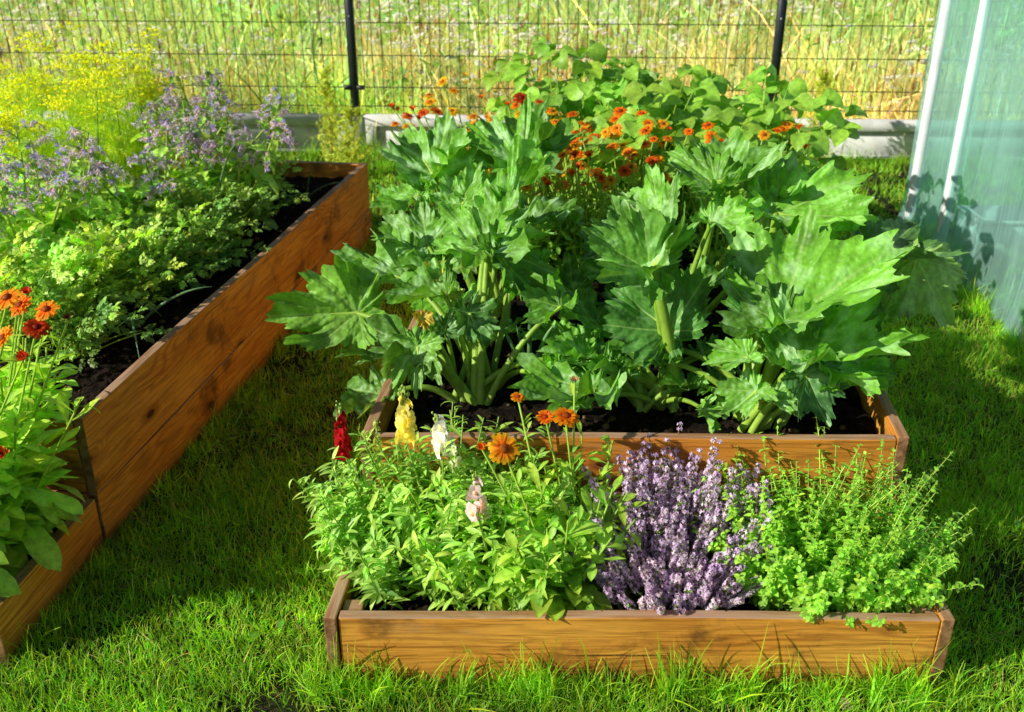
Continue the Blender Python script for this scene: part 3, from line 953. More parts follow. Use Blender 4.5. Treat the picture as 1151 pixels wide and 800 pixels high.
A = at
snapdragon((-.19, 2.04, SLO), 'bushy snapdragon with a tall yellow flower spike, beside the white one',
           [(A(456, 494, 2.03), A(455, 436, 2.03), (.95, .86, .22), 10, .031), (A(425, 500, 2.02), A(422, 470, 2.02), (.60, .66, .2), 5, .013)], 36, .37, (.10, .07), 36)
snapdragon((-.075, 2.04, SLO), 'snapdragon with white flower heads between the yellow snapdragon and the pink one',
           [(A(500, 504, 2.0), A(489, 466, 2.03), (.95, .95, .9), 8, .031), (A(512, 524, 1.97), A(511, 498, 1.97), (.84, .88, .6), 4, .018)], 36, .36, (.10, .07), 36)
snapdragon((-.04, 1.88, SLO), 'snapdragon with one pale pink flower spike next to the calendula',
           [(A(537, 580, 1.79), A(533, 532, 1.80), (1., .80, .78), 6, .029)], 34, .28, (.11, .07), 36, (.25, .45, .065))
snapdragon((-.245, 1.90, SLO), 'leafy snapdragon without flowers in the corner of the low tier', [], 30, .27, (.11, .075), 44, (.22, .41, .08), (-.2, -.2))
snapdragon((-.315, 2.06, SLO), 'snapdragon with a single dark red flower spike leaning over the bed edge',
           [(A(386, 510, 2.03), A(381, 456, 2.04), (.52, .006, .014), 11, .025)], 18, .30, (.06, .06), 40, (.22, .39, .09), (-.1, 0))
snapdragon((.02, 2.06, SLO), 'young snapdragon with bare leafy tips against the upper tier, behind the large orange flower', [], 14, .30, (.06, .04), 36, (.23, .43, .06))

OR = lambda i: ORANGE[i]
calendula((.10, 1.88, SLO), 'tall calendula with one large open orange flower between snapdragons and thyme',
          [(A(566, 504, 1.90), .038, (.95, .42, .012), up_face(-.1, -.75), False), (A(541, 503, 1.95), .016, (.85, .17, .006), up_face(), True), (A(582, 446, 2.05), .018, (.93, .34, .01), up_face(-.2, -.2), False)],
          15, .33, .08, .105, None, (.22, .42, .05), 38, 17)
calendula((.155, 2.0, SLO), 'calendula with two orange flowers side by side against the upper tier',
          [(A(636, 468, 2.02), .034, (.93, .30, .008), up_face(.1, -.4), False), (A(613, 469, 2.04), .022, (.90, .22, .006), up_face(-.2, -.3), False), (A(646, 428, 2.1), .015, (.62, .42, .16), up_face(), True)],
          15, .36, .08, .105, None, (.24, .44, .05), 34, 17)


def thyme(base, label):
    base = np.array(base, float)
    p = thing('thyme_clump', label, 'thyme', base)
    n = 330
    b = disc(base, .15, .125, n)
    off = (b - base) / [.125, .115, 1]
    az = np.arctan2(off[:, 1], off[:, 0]) + rng.normal(0, .35, n)
    rr = np.linalg.norm(off[:, :2], axis=1)
    L = (.205 + .09 * off[:, 1]) * U(.7, 1.15, n)
    P = stems(b, az, 1.48 - .44 * rr + rng.normal(0, .13, n), L, U(-.2, .3, n), 8, .2)
    gl, gs, gf = Geo(), Geo(), Geo()
    gs.tubes(P, np.linspace(.0016, .0009, 8), cvar((.12, .12, .05), n), 4)
    leafy(gl, P, T_OV, 46, .05, .9, .011, (.10, .19, .05), .4, .3, .2, .1, .2)
    whorls = 11
    i = np.repeat(np.arange(n), whorls); t = np.tile(np.linspace(.42, 1., whorls), n) + U(-.02, .02, n * whorls)
    pc, tan = along(P, i, t)
    k = 7
    ii = np.repeat(np.arange(len(pc)), k)
    a = U(0, 2 * PI, len(ii))
    d = spread(tan[ii], a, U(-.1, .6, len(ii)))
    fr = (.0105 * (1.1 - .5 * np.repeat(t, k))) * U(.6, 1.3, len(ii))
    pos = pc[ii] + d * fr[:, None]
    mixv = np.clip(rng.normal(.5, .33, len(ii)) + .25 * (np.repeat(np.repeat(rng.normal(0, 1, n), whorls), k)) * .8, 0, 1)[:, None]
    c = (np.array([[.72, .52, .86]]) * (1 - mixv) + np.array([[.98, .85, .95]]) * mixv) * np.exp(rng.normal(0, .15, (len(ii), 1)))
    keep = rng.random(len(ii)) < .92
    gf.inst(FL_MINI, pos[keep], frames(spread(tan[ii], a + 1.57, 0 * a), d)[keep], U(.0042, .0066, len(ii))[keep], c[keep])
    # reddish calyces
    gf.inst(T_DOT, pc[ii] + d * (fr * .55)[:, None], np.eye(3), .0022, cvar((.30, .17, .26), len(ii)))
    gf.build('blossom', M_PETAL, p); gl.build('foliage', M_LEAF, p); gs.build('stem', M_STEM, p)


thyme((.37, 1.925, SLO), 'round thyme clump covered in small lilac purple flower spikes')


def oregano(base, label):
    base = np.array(base, float)
    p = thing('oregano_clump', label, 'oregano', base)
    n = 340
    b = disc(base, .185, .125, n)
    off = (b - base) / [.185, .125, 1]
    az = np.arctan2(off[:, 1] * .8, off[:, 0]) + rng.normal(0, .35, n)
    rr = np.linalg.norm(off[:, :2], axis=1)
    L = (.225 + .075 * off[:, 1]) * U(.6, 1.15, n)
    P = stems(b, az, 1.45 - .6 * rr + rng.normal(0, .1, n), L, U(-.2, .3, n), 8, .15)
    # long flowering shoots
    m = 22
    b2 = disc(base + [.03, .04, 0], .16, .08, m)
    P2 = stems(b2, U(-.5, 1.9, m), U(.95, 1.4, m), U(.24, .36, m), U(-.3, .25, m), 8, .1)
    gl, gs = Geo(), Geo()
    col = (.21, .44, .05)
    for Q, nn, pairs, sz in ((P, n, 11, .029), (P2, m, 15, .025)):
        gs.tubes(Q, np.linspace(.0019, .001, 8), cvar((.24, .34, .07), nn), 4)
        i = np.repeat(np.arange(nn), pairs * 2); tt = np.tile(np.repeat(np.linspace(.12, .99, pairs), 2), nn)
        q, tan = along(Q, i, tt)
        a = np.tile(np.tile([0, PI], pairs) + np.repeat(np.arange(pairs) * PI / 2, 2), nn) + np.repeat(U(0, 6, nn), pairs * 2) + rng.normal(0, .25, len(i))
        d = spread(tan, a, rng.normal(.35, .2, len(i)))
        s = sz * (1.05 - .55 * tt) * np.exp(rng.normal(0, .15, len(i)))
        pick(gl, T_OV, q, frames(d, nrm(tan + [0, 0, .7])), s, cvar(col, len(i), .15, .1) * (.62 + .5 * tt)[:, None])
        leafy(gl, Q, T_OV, 14, .55, 1., sz * .42, col, .5, .3, .15, .1, .2)
    gl.build('foliage', M_LEAF, p); gs.build('stem', M_STEM, p)


oregano((.735, 1.92, SLO), 'bright green oregano clump with long loose shoots in the low tier')

# ------------------------------------------------------------------ squash
LOBES = ((0, 1.0, .50), (.84, .92, .46), (-.84, .92, .46), (1.72, .80, .50), (-1.72, .80, .50), (2.55, .52, .45), (-2.55, .52, .45))


def squash_leaf(seed, rings=22, na=380, deep=.3, ruffle=1., droop=.3, cup=.1, fold=.2, col=(.085, .205, .03), silver=.6):
    r = np.random.default_rng(seed)
    lob = [(a + r.normal(0, .07), L * r.uniform(.88, 1.1), w * r.uniform(.9, 1.1)) for a, L, w in LOBES]
    th = np.linspace(-PI, PI, na, endpoint=False)
    R = np.zeros(na); dv = np.full(na, 9.)
    for a, L, w in lob:
        x = np.abs(th - a)
        R = np.maximum(R, L * np.clip(1 - (x / w) ** 1.25 * deep * 1.25, .0, 1))
        dv = np.minimum(dv, x)
    env = (1 - deep * .95) * (.95 - .35 * (np.abs(th) / PI) ** 2)
    R = np.maximum(R, env)
    R = R * np.clip((PI - np.abs(th)) / .30, .10, 1) ** .6
    # coarse irregular teeth
    ph = th * 5.1 + r.uniform(0, 1) + .45 * np.sin(th * 3 + r.uniform(0, 6))
    u = ph % 1; amp = .6 + .8 * np.abs(np.sin(np.floor(ph) * 12.9898 + seed))
    tooth = np.where(u < .62, u / .62, (1 - u) / .38)
    ph2 = th * 11.3 + .5 * np.sin(th * 7)
    u2 = ph2 % 1; tooth2 = np.where(u2 < .6, u2 / .6, (1 - u2) / .4)
    R = R * (.87 + .13 * amp * tooth + .055 * tooth2)
    rho = (np.linspace(0, 1, rings + 1)[1:] ** .75)[:, None]
    rr = rho * R[None]
    x = -np.sin(th)[None] * rr; y = np.cos(th)[None] * rr
    sd = np.minimum(dv, PI / 2)[None]
    lat = rr * np.sin(sd); lon = rr * np.cos(sd)
    sec = ((lon - lat * .85) * 7.0 + r.uniform(0, 1)) % 1
    side = np.clip(lat / .05, 0, 1)
    z = .05 * lat + fold * np.abs(x) * (1 - .4 * np.abs(x)) + .016 * np.abs(np.sin((sec - .5) * PI)) * side
    lowf = np.zeros_like(rr)
    for k in range(7):
        f = r.normal(0, 5.5, 2); lowf += np.sin(f[0] * x + f[1] * y + r.uniform(0, 6))
    z += .020 * lowf * np.clip(rr * 2, 0, 1)
    # frilled margin: waves of uneven size
    wv = np.zeros(na)
    for f in (6, 9, 13, 17, 23):
        wv += r.normal(0, 1) * np.sin(f * th + r.uniform(0, 6)) / (f / 9.) ** .6
    z += ruffle * rho ** 4 * (.065 * wv[None] + .06)
    z += cup * rr ** 2
    yy = np.clip(y, 0, 2); ang = droop * yy
    y2 = np.where(y > 0, np.sin(ang) / max(droop, 1e-3), y); z2 = np.where(y > 0, -(1 - np.cos(ang)) / max(droop, 1e-3), 0)
    y2 = y2 + np.where(y > 0, z * np.sin(ang), 0); z = np.where(y > 0, z * np.cos(ang), z) + z2
    vein = np.exp(-(lat / (.006 + .010 * (1 - rho))) ** 2)
    secv = np.exp(-((sec - .5) / .07) ** 2) * side * (1 - .4 * rho)
    ns = np.zeros_like(rr)
    for k in range(12):
        f = r.normal(0, 17, 2); ns += np.sin(f[0] * x + f[1] * y + r.uniform(0, 6))
    ns /= 2.4
    near = np.exp(-lat / .13)
    sm = silver * np.clip(.45 * ns + .55 * near + .45 * secv - .42 + .40 * (silver - .5), 0, 1) * np.clip(1.25 - rho * .6, 0, 1)  # natural silver mottling, strengthened to paint pale highlights into the leaf colour
    base = np.array(col)[None, None] * (1 + .12 * ns[..., None] + .06 * lowf[..., None])
    cc = base * (1 - sm[..., None]) + np.array([.36, .52, .31]) * sm[..., None]
    vv = np.clip(vein * .8 + .30 * secv, 0, 1)[..., None] * .75
    cc = cc * (1 - vv) + np.array([.34, .46, .16]) * vv
    V = np.concatenate([[[0, 0, 0]], np.stack([x, y2, z], -1).reshape(-1, 3)])
    K = np.concatenate([[[.3, .42, .13]], cc.reshape(-1, 3)])
    keep = np.arange(na - 1)
    tri = np.stack([0 * keep, 1 + keep, 1 + keep + 1], -1)
    k = np.arange(rings - 1)[:, None]
    q = np.stack([1 + k * na + keep, 1 + (k + 1) * na + keep, 1 + (k + 1) * na + keep + 1, 1 + k * na + keep + 1], -1).reshape(-1, 4)
    return V, q, tri, np.clip(K, .004, .9)


def stalk_pts(a, b, sag=.0, K=10, via=None):
    """stalk from the crown a to the blade b, leaving steeply and arching over"""
    t = np.linspace(0, 1, K)[:, None]
    h = np.linalg.norm(b - a)
    c = a + (b - a) * .42 + np.array([0, 0, .26 * h + sag])
    if via is not None: c = 2 * via - .5 * (a + b)
    return a * (1 - t) ** 2 + c * 2 * t * (1 - t) + b * t ** 2


def squash_plant(base, label, leaves, group=None, fill=0, fillr=(.25, .45), size=(.11, .2)):
    base = np.array(base, float)
    p = thing('squash_plant', label, 'squash plant', base, group)
    seed = int(abs(base[0] * 1000) + base[1] * 100)
    todo = []
    for L in leaves:
        a, tip, kw = L[0], L[1], dict(L[2]) if len(L) > 2 else {}
        todo.append((np.array(a, float), np.array(tip, float), kw))
    az = U(0, 6)
    for i in range(fill):
        az += 2.4; rr = U(*fillr)
        a = base + np.array([math.cos(az) * rr * .75, math.sin(az) * rr * .75, U(.05, .17)])
        s = U(*size); e = U(-.45, .35)
        tip = a + s * np.array([math.cos(az) * math.cos(e), math.sin(az) * math.cos(e), math.sin(e)])
        a[1] = max(a[1], 2.42); tip[1] = max(tip[1], 2.36)
        todo.append((a, tip, dict(sag=.02)))
    for i, (a, tip, kw) in enumerate(todo):
        y = tip - a; L = np.linalg.norm(y)
        up = np.array(kw.get('up', (U(-.35, .1), U(-.5, -.05), 1.)), float)
        if up[1] > -.72 and up[1] < 0: up[1] = up[1] * .55 + .08
        R = frames(y[None], up)[0]
        V, q, t, K = squash_leaf(seed + i * 17, deep=.80 * kw.get('deep', U(.32, .55)), ruffle=kw.get('ruffle', U(.7, 1.3)), droop=kw.get('droop', U(.1, .55)), cup=kw.get('cup', U(.0, .2)), fold=kw.get('fold', U(.12, .6)),
                                col=kw.get('col', np.array([.105, .255, .018]) * U(.6, 1.4)), silver=kw.get('silver', U(.5, 1.0)), rings=22 if L > .14 else 15, na=380 if L > .14 else 250)
        w = kw.get('wide', 1.05)
        g = Geo(); g.raw((V * L * np.where(V[:, 1:2] > 0, np.array([[.74 * w, .96, .9]]), np.array([[.72 * w, .66, .9]]))) @ R.T + a, q, t, K)
        o = g.build('leaf', M_SQUASH, p)
        if 'label' in kw: o['label'] = kw['label']
        r = kw.get('r', .0088 * (.6 + L * 2.0))
        root = base + [U(-.06, .06), U(-.05, .05), 0]
        via = np.array(kw['root'], float) if 'root' in kw else None
        if via is not None: via = lerp(root, via, .75) * .5 + lerp(root, a, .5) * .5
        S = stalk_pts(root, a, kw.get('sag', 0.), via=via)
        g = Geo(); tt = np.linspace(1.35, .75, 10)
        c = np.linspace(0, 1, 10)[:, None] * (np.array([.15, .28, .035]) - np.array([.19, .30, .06])) + np.array([.19, .30, .06])
        g.tubes(S[None], r * tt, c[None] * U(.8, 1.1), 9)
        # a short stretch of stalk runs on into the midrib
        g.tubes(np.array([[a, lerp(a, tip, .12) - R[:, 2] * L * .006, lerp(a, tip, .3) - R[:, 2] * L * .012]]), np.array([r * .7, r * .4, r * .15]), (.25, .38, .08), 7)
        g.build('stalk', M_STEM, o)
    # crown: a short thick stem with buds
    g = Geo(); g.tubes(np.array([[base + [0, 0, -.03], base + [.01, -.01, .03], base + [.0, .0, .07]]]), np.array([.024, .022, .012]), (.26, .34, .10), 9)
    g.build('stem', M_STEM, p)
    return p


cr1, cr2, cr3 = np.array([-.10, 2.50, SZ]), np.array([.40, 2.46, SZ]), np.array([.66, 2.34, SZ])
sq = squash_plant(cr1, 'squash plant whose leaves reach out over the lawn, with withered yellow leaves', [
    (A(402, 352, 2.62), A(298, 352, 2.55), dict(up=(-.15, -.75, .7), droop=.5, deep=.42, ruffle=1.4, col=(.15, .31, .03), silver=.35)),
    (A(462, 316, 2.75), A(384, 288, 2.80), dict(up=(-.3, -.4, 1), ruffle=1.5, col=(.12, .27, .03))),
    (A(468, 398, 2.46), A(402, 392, 2.42), dict(up=(-.3, -.5, .9), droop=.9, ruffle=1.2)),
    (A(470, 390, 2.42), A(468, 442, 2.34), dict(up=(-.1, -.6, .9), droop=.9, col=(.14, .29, .03))),
    (A(500, 372, 2.5), A(506, 345, 2.52), dict(up=(.2, -.9, .5), col=(.05, .14, .025))),
    (A(528, 352, 2.5), A(548, 395, 2.42), dict(up=(.2, -.7, .7), col=(.06, .16, .025))),
    (A(548, 284, 2.62), A(640, 262, 2.58), dict(up=(-.2, -.6, 1), silver=.9, deep=.55)),
    (A(545, 275, 2.7), A(562, 196, 2.9), dict(up=(-.5, -.7, .6), deep=.55, silver=.5)),
    (A(600, 252, 2.78), A(655, 236, 2.8), dict(silver=.9, up=(-.3, -.3, 1))),
    (A(590, 300, 2.62), A(604, 352, 2.5), dict(up=(.1, -.8, .6), silver=.3)),
    (A(630, 345, 2.5), A(590, 372, 2.42), dict(up=(-.2, -.6, .8), silver=.3)),
    (A(560, 285, 2.6), A(598, 332, 2.5), dict(up=(.2, -.5, .8), droop=.8)),
    (A(480, 275, 2.85), A(420, 242, 2.95), dict(up=(-.2, -.5, 1), silver=.8)),
    (A(500, 300, 2.8), A(488, 240, 3.0), dict(up=(-.2, -.7, .8), silver=.6)),
    (A(500, 330, 2.6), A(440, 345, 2.55), dict(up=(-.2, -.5, 1), col=(.13, .29, .03))),
    (A(484, 312, 2.66), A(500, 296, 2.70), dict(up=(.1, -.5, .9), col=(.42, .36, .05), silver=0, deep=.3, label='withered yellow leaf')),
    (A(474, 356, 2.52), A(482, 372, 2.48), dict(up=(.1, -.5, .7), col=(.45, .28, .03), silver=0, droop=1.2, label='withered yellow leaf hanging down')),
    (A(506, 330, 2.58), A(520, 340, 2.54), dict(up=(.1, -.5, .8), col=(.38, .38, .12), silver=0, label='pale yellowing leaf')),
], 'zucchini', 6)
squash_plant(cr2, 'squash plant with a tall silvery upright leaf on a thick pale stalk', [
    (A(735, 302, 2.42), A(780, 214, 2.55), dict(up=(-.75, -.5, .75), deep=.62, silver=1.1, root=A(766, 420, 2.34), r=.0165, cup=.3, droop=.2)),
    (A(730, 304, 2.44), A(640, 258, 2.46), dict(up=(-.1, -.75, .75), deep=.5, silver=.5, root=A(764, 425, 2.42), col=(.10, .24, .03))),
    (A(752, 372, 2.46), A(686, 316, 2.56), dict(up=(.1, -.9, .45), deep=.2, col=(.055, .17, .025), silver=.25, wide=1.15)),
    (A(690, 420, 2.42), A(622, 402, 2.38), dict(up=(-.2, -.2, 1), col=(.08, .21, .02))),
    (A(668, 365, 2.6), A(612, 340, 2.62), dict(up=(-.3, -.3, 1), ruffle=1.5)),
    (A(700, 300, 2.75), A(690, 245, 2.9), dict(up=(-.4, -.6, .8), col=(.07, .19, .02))),
    (A(780, 330, 2.65), A(820, 300, 2.7), dict(up=(-.2, -.3, 1), silver=.7)),
    (A(790, 400, 2.5), A(832, 420, 2.42), dict(up=(.1, -.5, .9), col=(.06, .16, .02))),
    (A(645, 330, 2.75), A(600, 300, 2.8), dict(up=(-.3, -.6, .8), silver=.6)),
    (A(668, 400, 2.5), A(606, 398, 2.45), dict(up=(-.1, -.6, .9))),
    (A(705, 265, 2.8), A(655, 300, 2.7), dict(up=(-.1, -.8, .6), col=(.07, .18, .02))),
    (A(690, 340, 2.7), A(735, 350, 2.6), dict(up=(.0, -.9, .5), col=(.06, .17, .02))),
    (A(668, 440, 2.32), A(572, 440, 2.28), dict(up=(-.1, -.2, 1), deep=.5, ruffle=1.6, droop=.45, wide=.9)),
    (A(790, 460, 2.28), A(812, 482, 2.26), dict(up=(.1, -.7, .8), col=(.14, .30, .03), ruffle=1.5)),
    (A(800, 250, 2.75), A(860, 268, 2.65), dict(up=(-.2, -.5, 1),)),
    (A(650, 455, 2.30), A(610, 470, 2.26), dict(up=(-.2, -.3, 1), ruffle=1.3)),
], 'zucchini', 6)
squash_plant(cr3, 'squash plant with broad leaves overhanging the bed edge towards the greenhouse', [
    (A(880, 358, 2.36), A(1022, 296, 2.42), dict(up=(-.35, -.55, .9), deep=.36, silver=.75, wide=1.15, droop=.35, r=.013)),
    (A(872, 240, 2.75), A(1000, 262, 2.62), dict(up=(-.25, -.5, .95), deep=.4, silver=.6, r=.013)),
    (A(898, 408, 2.26), A(1040, 390, 2.24), dict(up=(-.2, -.55, .95), deep=.42, silver=.9, droop=.25, r=.013, wide=.85)),
    (A(880, 366, 2.34), A(802, 378, 2.32), dict(up=(.2, -.5, .9), deep=.3, silver=.7)),
    (A(1030, 290, 2.62), A(1004, 368, 2.52), dict(up=(.6, .75, .1), deep=.3, silver=.1, col=(.20, .32, .09), label='leaf hanging with its pale underside turned out')),
    (A(985, 290, 2.62), A(1072, 285, 2.66), dict(up=(-.2, -.4, 1), deep=.4, silver=.5, col=(.08, .18, .05))),
    (A(905, 420, 2.24), A(930, 482, 2.16), dict(up=(.3, -.9, .3), deep=.3, col=(.06, .16, .05), silver=.4)),
    (A(925, 410, 2.26), A(1005, 440, 2.22), dict(up=(.1, -.5, .9), deep=.4)),
    (A(830, 300, 2.5), A(880, 345, 2.42), dict(up=(.2, -.6, .8), col=(.06, .17, .03))),
    (A(850, 440, 2.24), A(810, 470, 2.2), dict(up=(.0, -.6, .9), col=(.13, .29, .03), ruffle=1.4)),
    (A(870, 452, 2.2), A(905, 470, 2.16), dict(up=(.1, -.6, .9), col=(.12, .26, .03), ruffle=1.4)),
    (A(935, 440, 2.26), A(1000, 420, 2.24), dict(up=(-.2, -.1, 1), silver=.5)),
    (A(850, 330, 2.55), A(905, 310, 2.6), dict(up=(-.3, -.3, 1), col=(.07, .19, .02))),
    (A(900, 300, 2.65), A(950, 285, 2.68), dict(up=(-.3, -.2, 1), ruffle=1.5)),
    (A(960, 360, 2.4), A(1018, 352, 2.38), dict(up=(-.2, -.2, 1))),
    (A(960, 300, 2.5), A(1010, 332, 2.45), dict(silver=.8, up=(-.2, -.4, 1))),
    (A(840, 402, 2.32), A(790, 412, 2.3), dict(up=(-.1, -.6, .9))),
    (A(915, 270, 2.7), A(960, 240, 2.8), dict(silver=.8, up=(-.3, -.4, 1))),
    (A(940, 330, 2.55), A(975, 385, 2.45), dict(up=(.2, -.5, .9), silver=.5)),
], 'zucchini', 6)
squash_plant((.52, 3.05, SZ), 'squash plant with one leaf held high on a straight stalk before the beans', [
    (A(806, 206, 2.85), A(888, 166, 2.95), dict(up=(-.55, -.5, .8), deep=.4, silver=1.0, root=A(805, 345, 2.8), r=.0125)),
    (A(804, 208, 2.85), A(752, 172, 2.95), dict(up=(.4, -.8, .5), deep=.4, silver=.2, root=A(800, 340, 2.82))),
    (A(868, 225, 2.95), A(842, 190, 3.05), dict(up=(-.2, -.7, .7), silver=.9)),
    (A(868, 230, 2.9), A(940, 215, 3.0), dict(up=(-.3, -.6, .8), silver=.9, root=A(845, 340, 2.75))),
    (A(740, 240, 2.95), A(700, 215, 3.1), dict(up=(-.2, -.6, .9))),
], 'zucchini', 1, (.2, .34))
squash_plant((-.06, 3.1, SZ), 'squash plant with narrow silvery leaves standing upright beside the calendulas', [
    (A(487, 197, 3.15), A(449, 132, 3.35), dict(up=(.3, -.85, .4), deep=.5, silver=1.1, root=A(498, 255, 3.1))),
    (A(489, 199, 3.15), A(528, 140, 3.3), dict(up=(-.6, -.6, .5), deep=.5, silver=.8, root=A(500, 255, 3.1))),
    (A(588, 180, 3.2), A(596, 112, 3.45), dict(up=(-.5, -.75, .4), deep=.5, silver=1.0)),
    (A(590, 182, 3.2), A(650, 140, 3.35), dict(up=(-.5, -.6, .7), deep=.5, silver=.5)),
    (A(585, 185, 3.15), A(545, 135, 3.3), dict(up=(.2, -.8, .6), deep=.5, silver=.8)),
    (A(560, 235, 2.95), A(620, 172, 3.1), dict(up=(-.6, -.5, .8), deep=.5)),
    (A(470, 220, 3.05), A(418, 232, 3.0), dict(up=(-.2, -.5, 1), silver=.8)),
    (A(520, 230, 2.95), A(535, 180, 3.05), dict(up=(-.2, -.8, .6))),
], 'zucchini', 1, (.2, .34))
for o in C.objects:
    if o.get('group') == 'zucchini': del o['group']

# ------------------------------------------------------------------ beans
def bean(base, label, n=26, hgt=.42, r=.16, group='bush beans at the back of the bed', size=.085):
    base = np.array(base, float)
    p = thing('bean_plant', label, 'bean plant', base, group)
    gl, gs = Geo(), Geo()
    b = disc(base, .03, .03, n); az = U(0, 2 * PI, n)
    P = stems(b, az, U(.75, 1.45, n), hgt * U(.55, 1.15, n), U(-.5, .1, n), 8, .2)
    gs.tubes(P, np.linspace(.004, .0018, 8), cvar((.2, .36, .06), n))
    e = P[:, -1]; tan = nrm(P[:, -1] - P[:, -2])
    col = cvar((.17, .36, .04), n, .14, .1)
    for da, ds, fw in ((0, 1.1, .35), (1.35, 1., .05), (-1.35, 1., .05)):
        a = az + da
        d = nrm(dirs(a, U(-.5, .25, n)))
        pos = e + d * (fw * .03)
        up = nrm(np.array([[-.25, -.35, 1.]]) + rng.normal(0, .28, (n, 3)))
        pick(gl, T_BEAN, pos, frames(d, up), size * ds * U(.8, 1.25, n), col * np.exp(rng.normal(0, .06, (n, 1))))
    gl.build('foliage', M_LEAF, p); gs.build('stem', M_STEM, p)


for x, y in ((.22, 4.42), (.46, 4.55), (.70, 4.45), (.94, 4.5), (.36, 4.2), (.60, 4.15), (.84, 4.1), (1.02, 4.2), (.70, 3.82), (.92, 3.8), (.50, 3.9)):
    bean((x + U(-.03, .03), y + U(-.03, .03), SZ), 'bush bean plant with broad smooth leaves in the dense clump at the rear', 48, U(.44, .54) + (.06 if y > 4.1 else -.02))
# one tall shoot above the beans
p = thing('broadleaf_shoot', 'tall dark leafy shoot rising above the beans in front of the fence', 'shoot', (.20, 4.5, SZ))
gl, gs = Geo(), Geo()
Q = lerp(np.array([.20, 4.5, SZ]), A(652, 64, 4.5), np.linspace(0, 1, 8)[:, None]); gs.tubes(Q[None], np.linspace(.007, .003, 8), (.14, .25, .06))
leafy(gl, Q[None], T_BOR, 13, .62, 1., .095, (.07, .17, .05), .2, .3, .15, .1, .2, .8)
gl.build('foliage', M_LEAF, p); gs.build('stem', M_STEM, p)

# ------------------------------------------------------------------ calendulas in the middle of the right bed
GC = 'orange calendulas in the middle of the squash bed'
spots = {  # crown -> flower heads seen (px, py, Y, colour index, radius)
    (.10, 3.5): [(632, 208, 3.4, 0, .026), (606, 222, 3.35, 3, .018), (567, 172, 3.5, 3, .024), (545, 186, 3.5, 4, .020), (612, 203, 3.45, 1, .015)],
    (.26, 3.45): [(702, 192, 3.4, 3, .022), (676, 200, 3.4, 1, .02), (648, 174, 3.5, 1, .027), (650, 188, 3.45, 3, .018)],
    (.42, 3.5): [(723, 162, 3.55, 1, .025), (709, 178, 3.5, 3, .021), (733, 181, 3.5, 3, .021), (700, 164, 3.6, 2, .02)],
    (.22, 3.75): [(668, 154, 3.7, 3, .02), (683, 148, 3.75, 2, .027), (692, 151, 3.75, 2, .027), (646, 150, 3.75, 1, .019), (656, 146, 3.8, 1, .019)],
    (.38, 3.8): [(697, 125, 3.95, 1, .026), (692, 134, 3.9, 1, .022), (722, 128, 3.95, 1, .024), (700, 160, 3.7, 0, .02), (684, 160, 3.7, 0, .022)],
    (-.05, 3.75): [(555, 157, 3.7, 2, .028), (531, 152, 3.7, 4, .022), (519, 152, 3.7, 3, .018)],
    (.08, 3.85): [(608, 125, 3.85, 1, .027), (608, 116, 3.9, 3, .022), (586, 110, 4.0, 4, .03), (571, 118, 3.95, 3, .017), (605, 137, 3.8, 0, .016)],
}
lab = ('calendula with scattered small red and orange heads among squash leaves', 'calendula with dark orange heads just left of the central squash leaf', 'calendula with orange red heads close to the beans',
       'calendula with a cluster of yellow orange heads at mid bed', 'calendula with three orange heads held up against the bean leaves', 'calendula with a broad amber head and maroon ones beside the silvery squash leaf',
       'calendula with maroon and orange heads in front of the broadleaf shoot')
for l, ((x, y), fl) in zip(lab, spots.items()):
    F = [(A(a, b, Y), r * 1.2, np.array(ORANGE[c]) * U(.85, 1.1), up_face(U(-.4, .2), U(-.7, 0)), r < .019) for a, b, Y, c, r in fl]
    for k in range(14):
        F.append(((x + U(-.17, .17), y + U(-.14, .24), SZ + U(.33, .50)), U(.017, .029), np.array((ORANGE + YELLOW)[[0, 0, 1, 2, 2, 3, 2, 0, 1, 2, 6, 0, 2, 1][k]]) * U(.9, 1.1), up_face(U(-.4, .2), U(-.7, 0)), k in (5, 8, 13)))
    calendula((x, y, SZ), l, F, 20, .34, .1, .085, GC, (.14, .29, .035), 14, 16)
for (x, y), l in zip(((-.16, 3.55), (.0, 3.45), (.62, 3.62), (.80, 3.55), (.12, 4.1), (.50, 3.62)),
                     ('calendula with small orange heads between the silvery squash and the bed edge', 'calendula with scattered amber heads over the silvery squash leaves', 'calendula with loose orange heads at the foot of the beans',
                      'calendula with red orange heads near the squash leaf held high', 'calendula with golden orange heads under the broadleaf shoot', 'calendula with deep orange heads pressed against the bean leaves')):
    F = [((x + U(-.15, .15), y + U(-.12, .22), SZ + U(.36, .52)), U(.018, .029), np.array((ORANGE + YELLOW)[[0, 1, 2, 3, 2, 0, 6, 1][k % 8]]) * U(.9, 1.1), up_face(U(-.4, .2), U(-.8, -.1)), k == 3) for k in range(9)]
    calendula((x, y, SZ), l, F, 14, .34, .1, .085, GC, (.15, .30, .035), 12, 14)
calendula((-.14, 4.25, SZ), 'tall calendula with golden yellow heads at the rear corner near the fence post',
          [(A(498, 92, 4.25), .03, YELLOW[0], up_face(-.3, -.6), False), (A(510, 102, 4.2), .026, YELLOW[1], up_face(-.2), False), (A(523, 85, 4.3), .018, YELLOW[0], up_face(), True), (A(524, 94, 4.3), .018, YELLOW[1], up_face(), True),
           (A(482, 107, 4.2), .028, ORANGE[2], up_face(-.2), False), (A(484, 115, 4.15), .03, YELLOW[1], up_face(-.1), False), (A(508, 125, 4.05), .03, YELLOW[0], up_face(-.2), False)], 12, .42, .1, .08, GC, (.17, .33, .04), 10, 12)
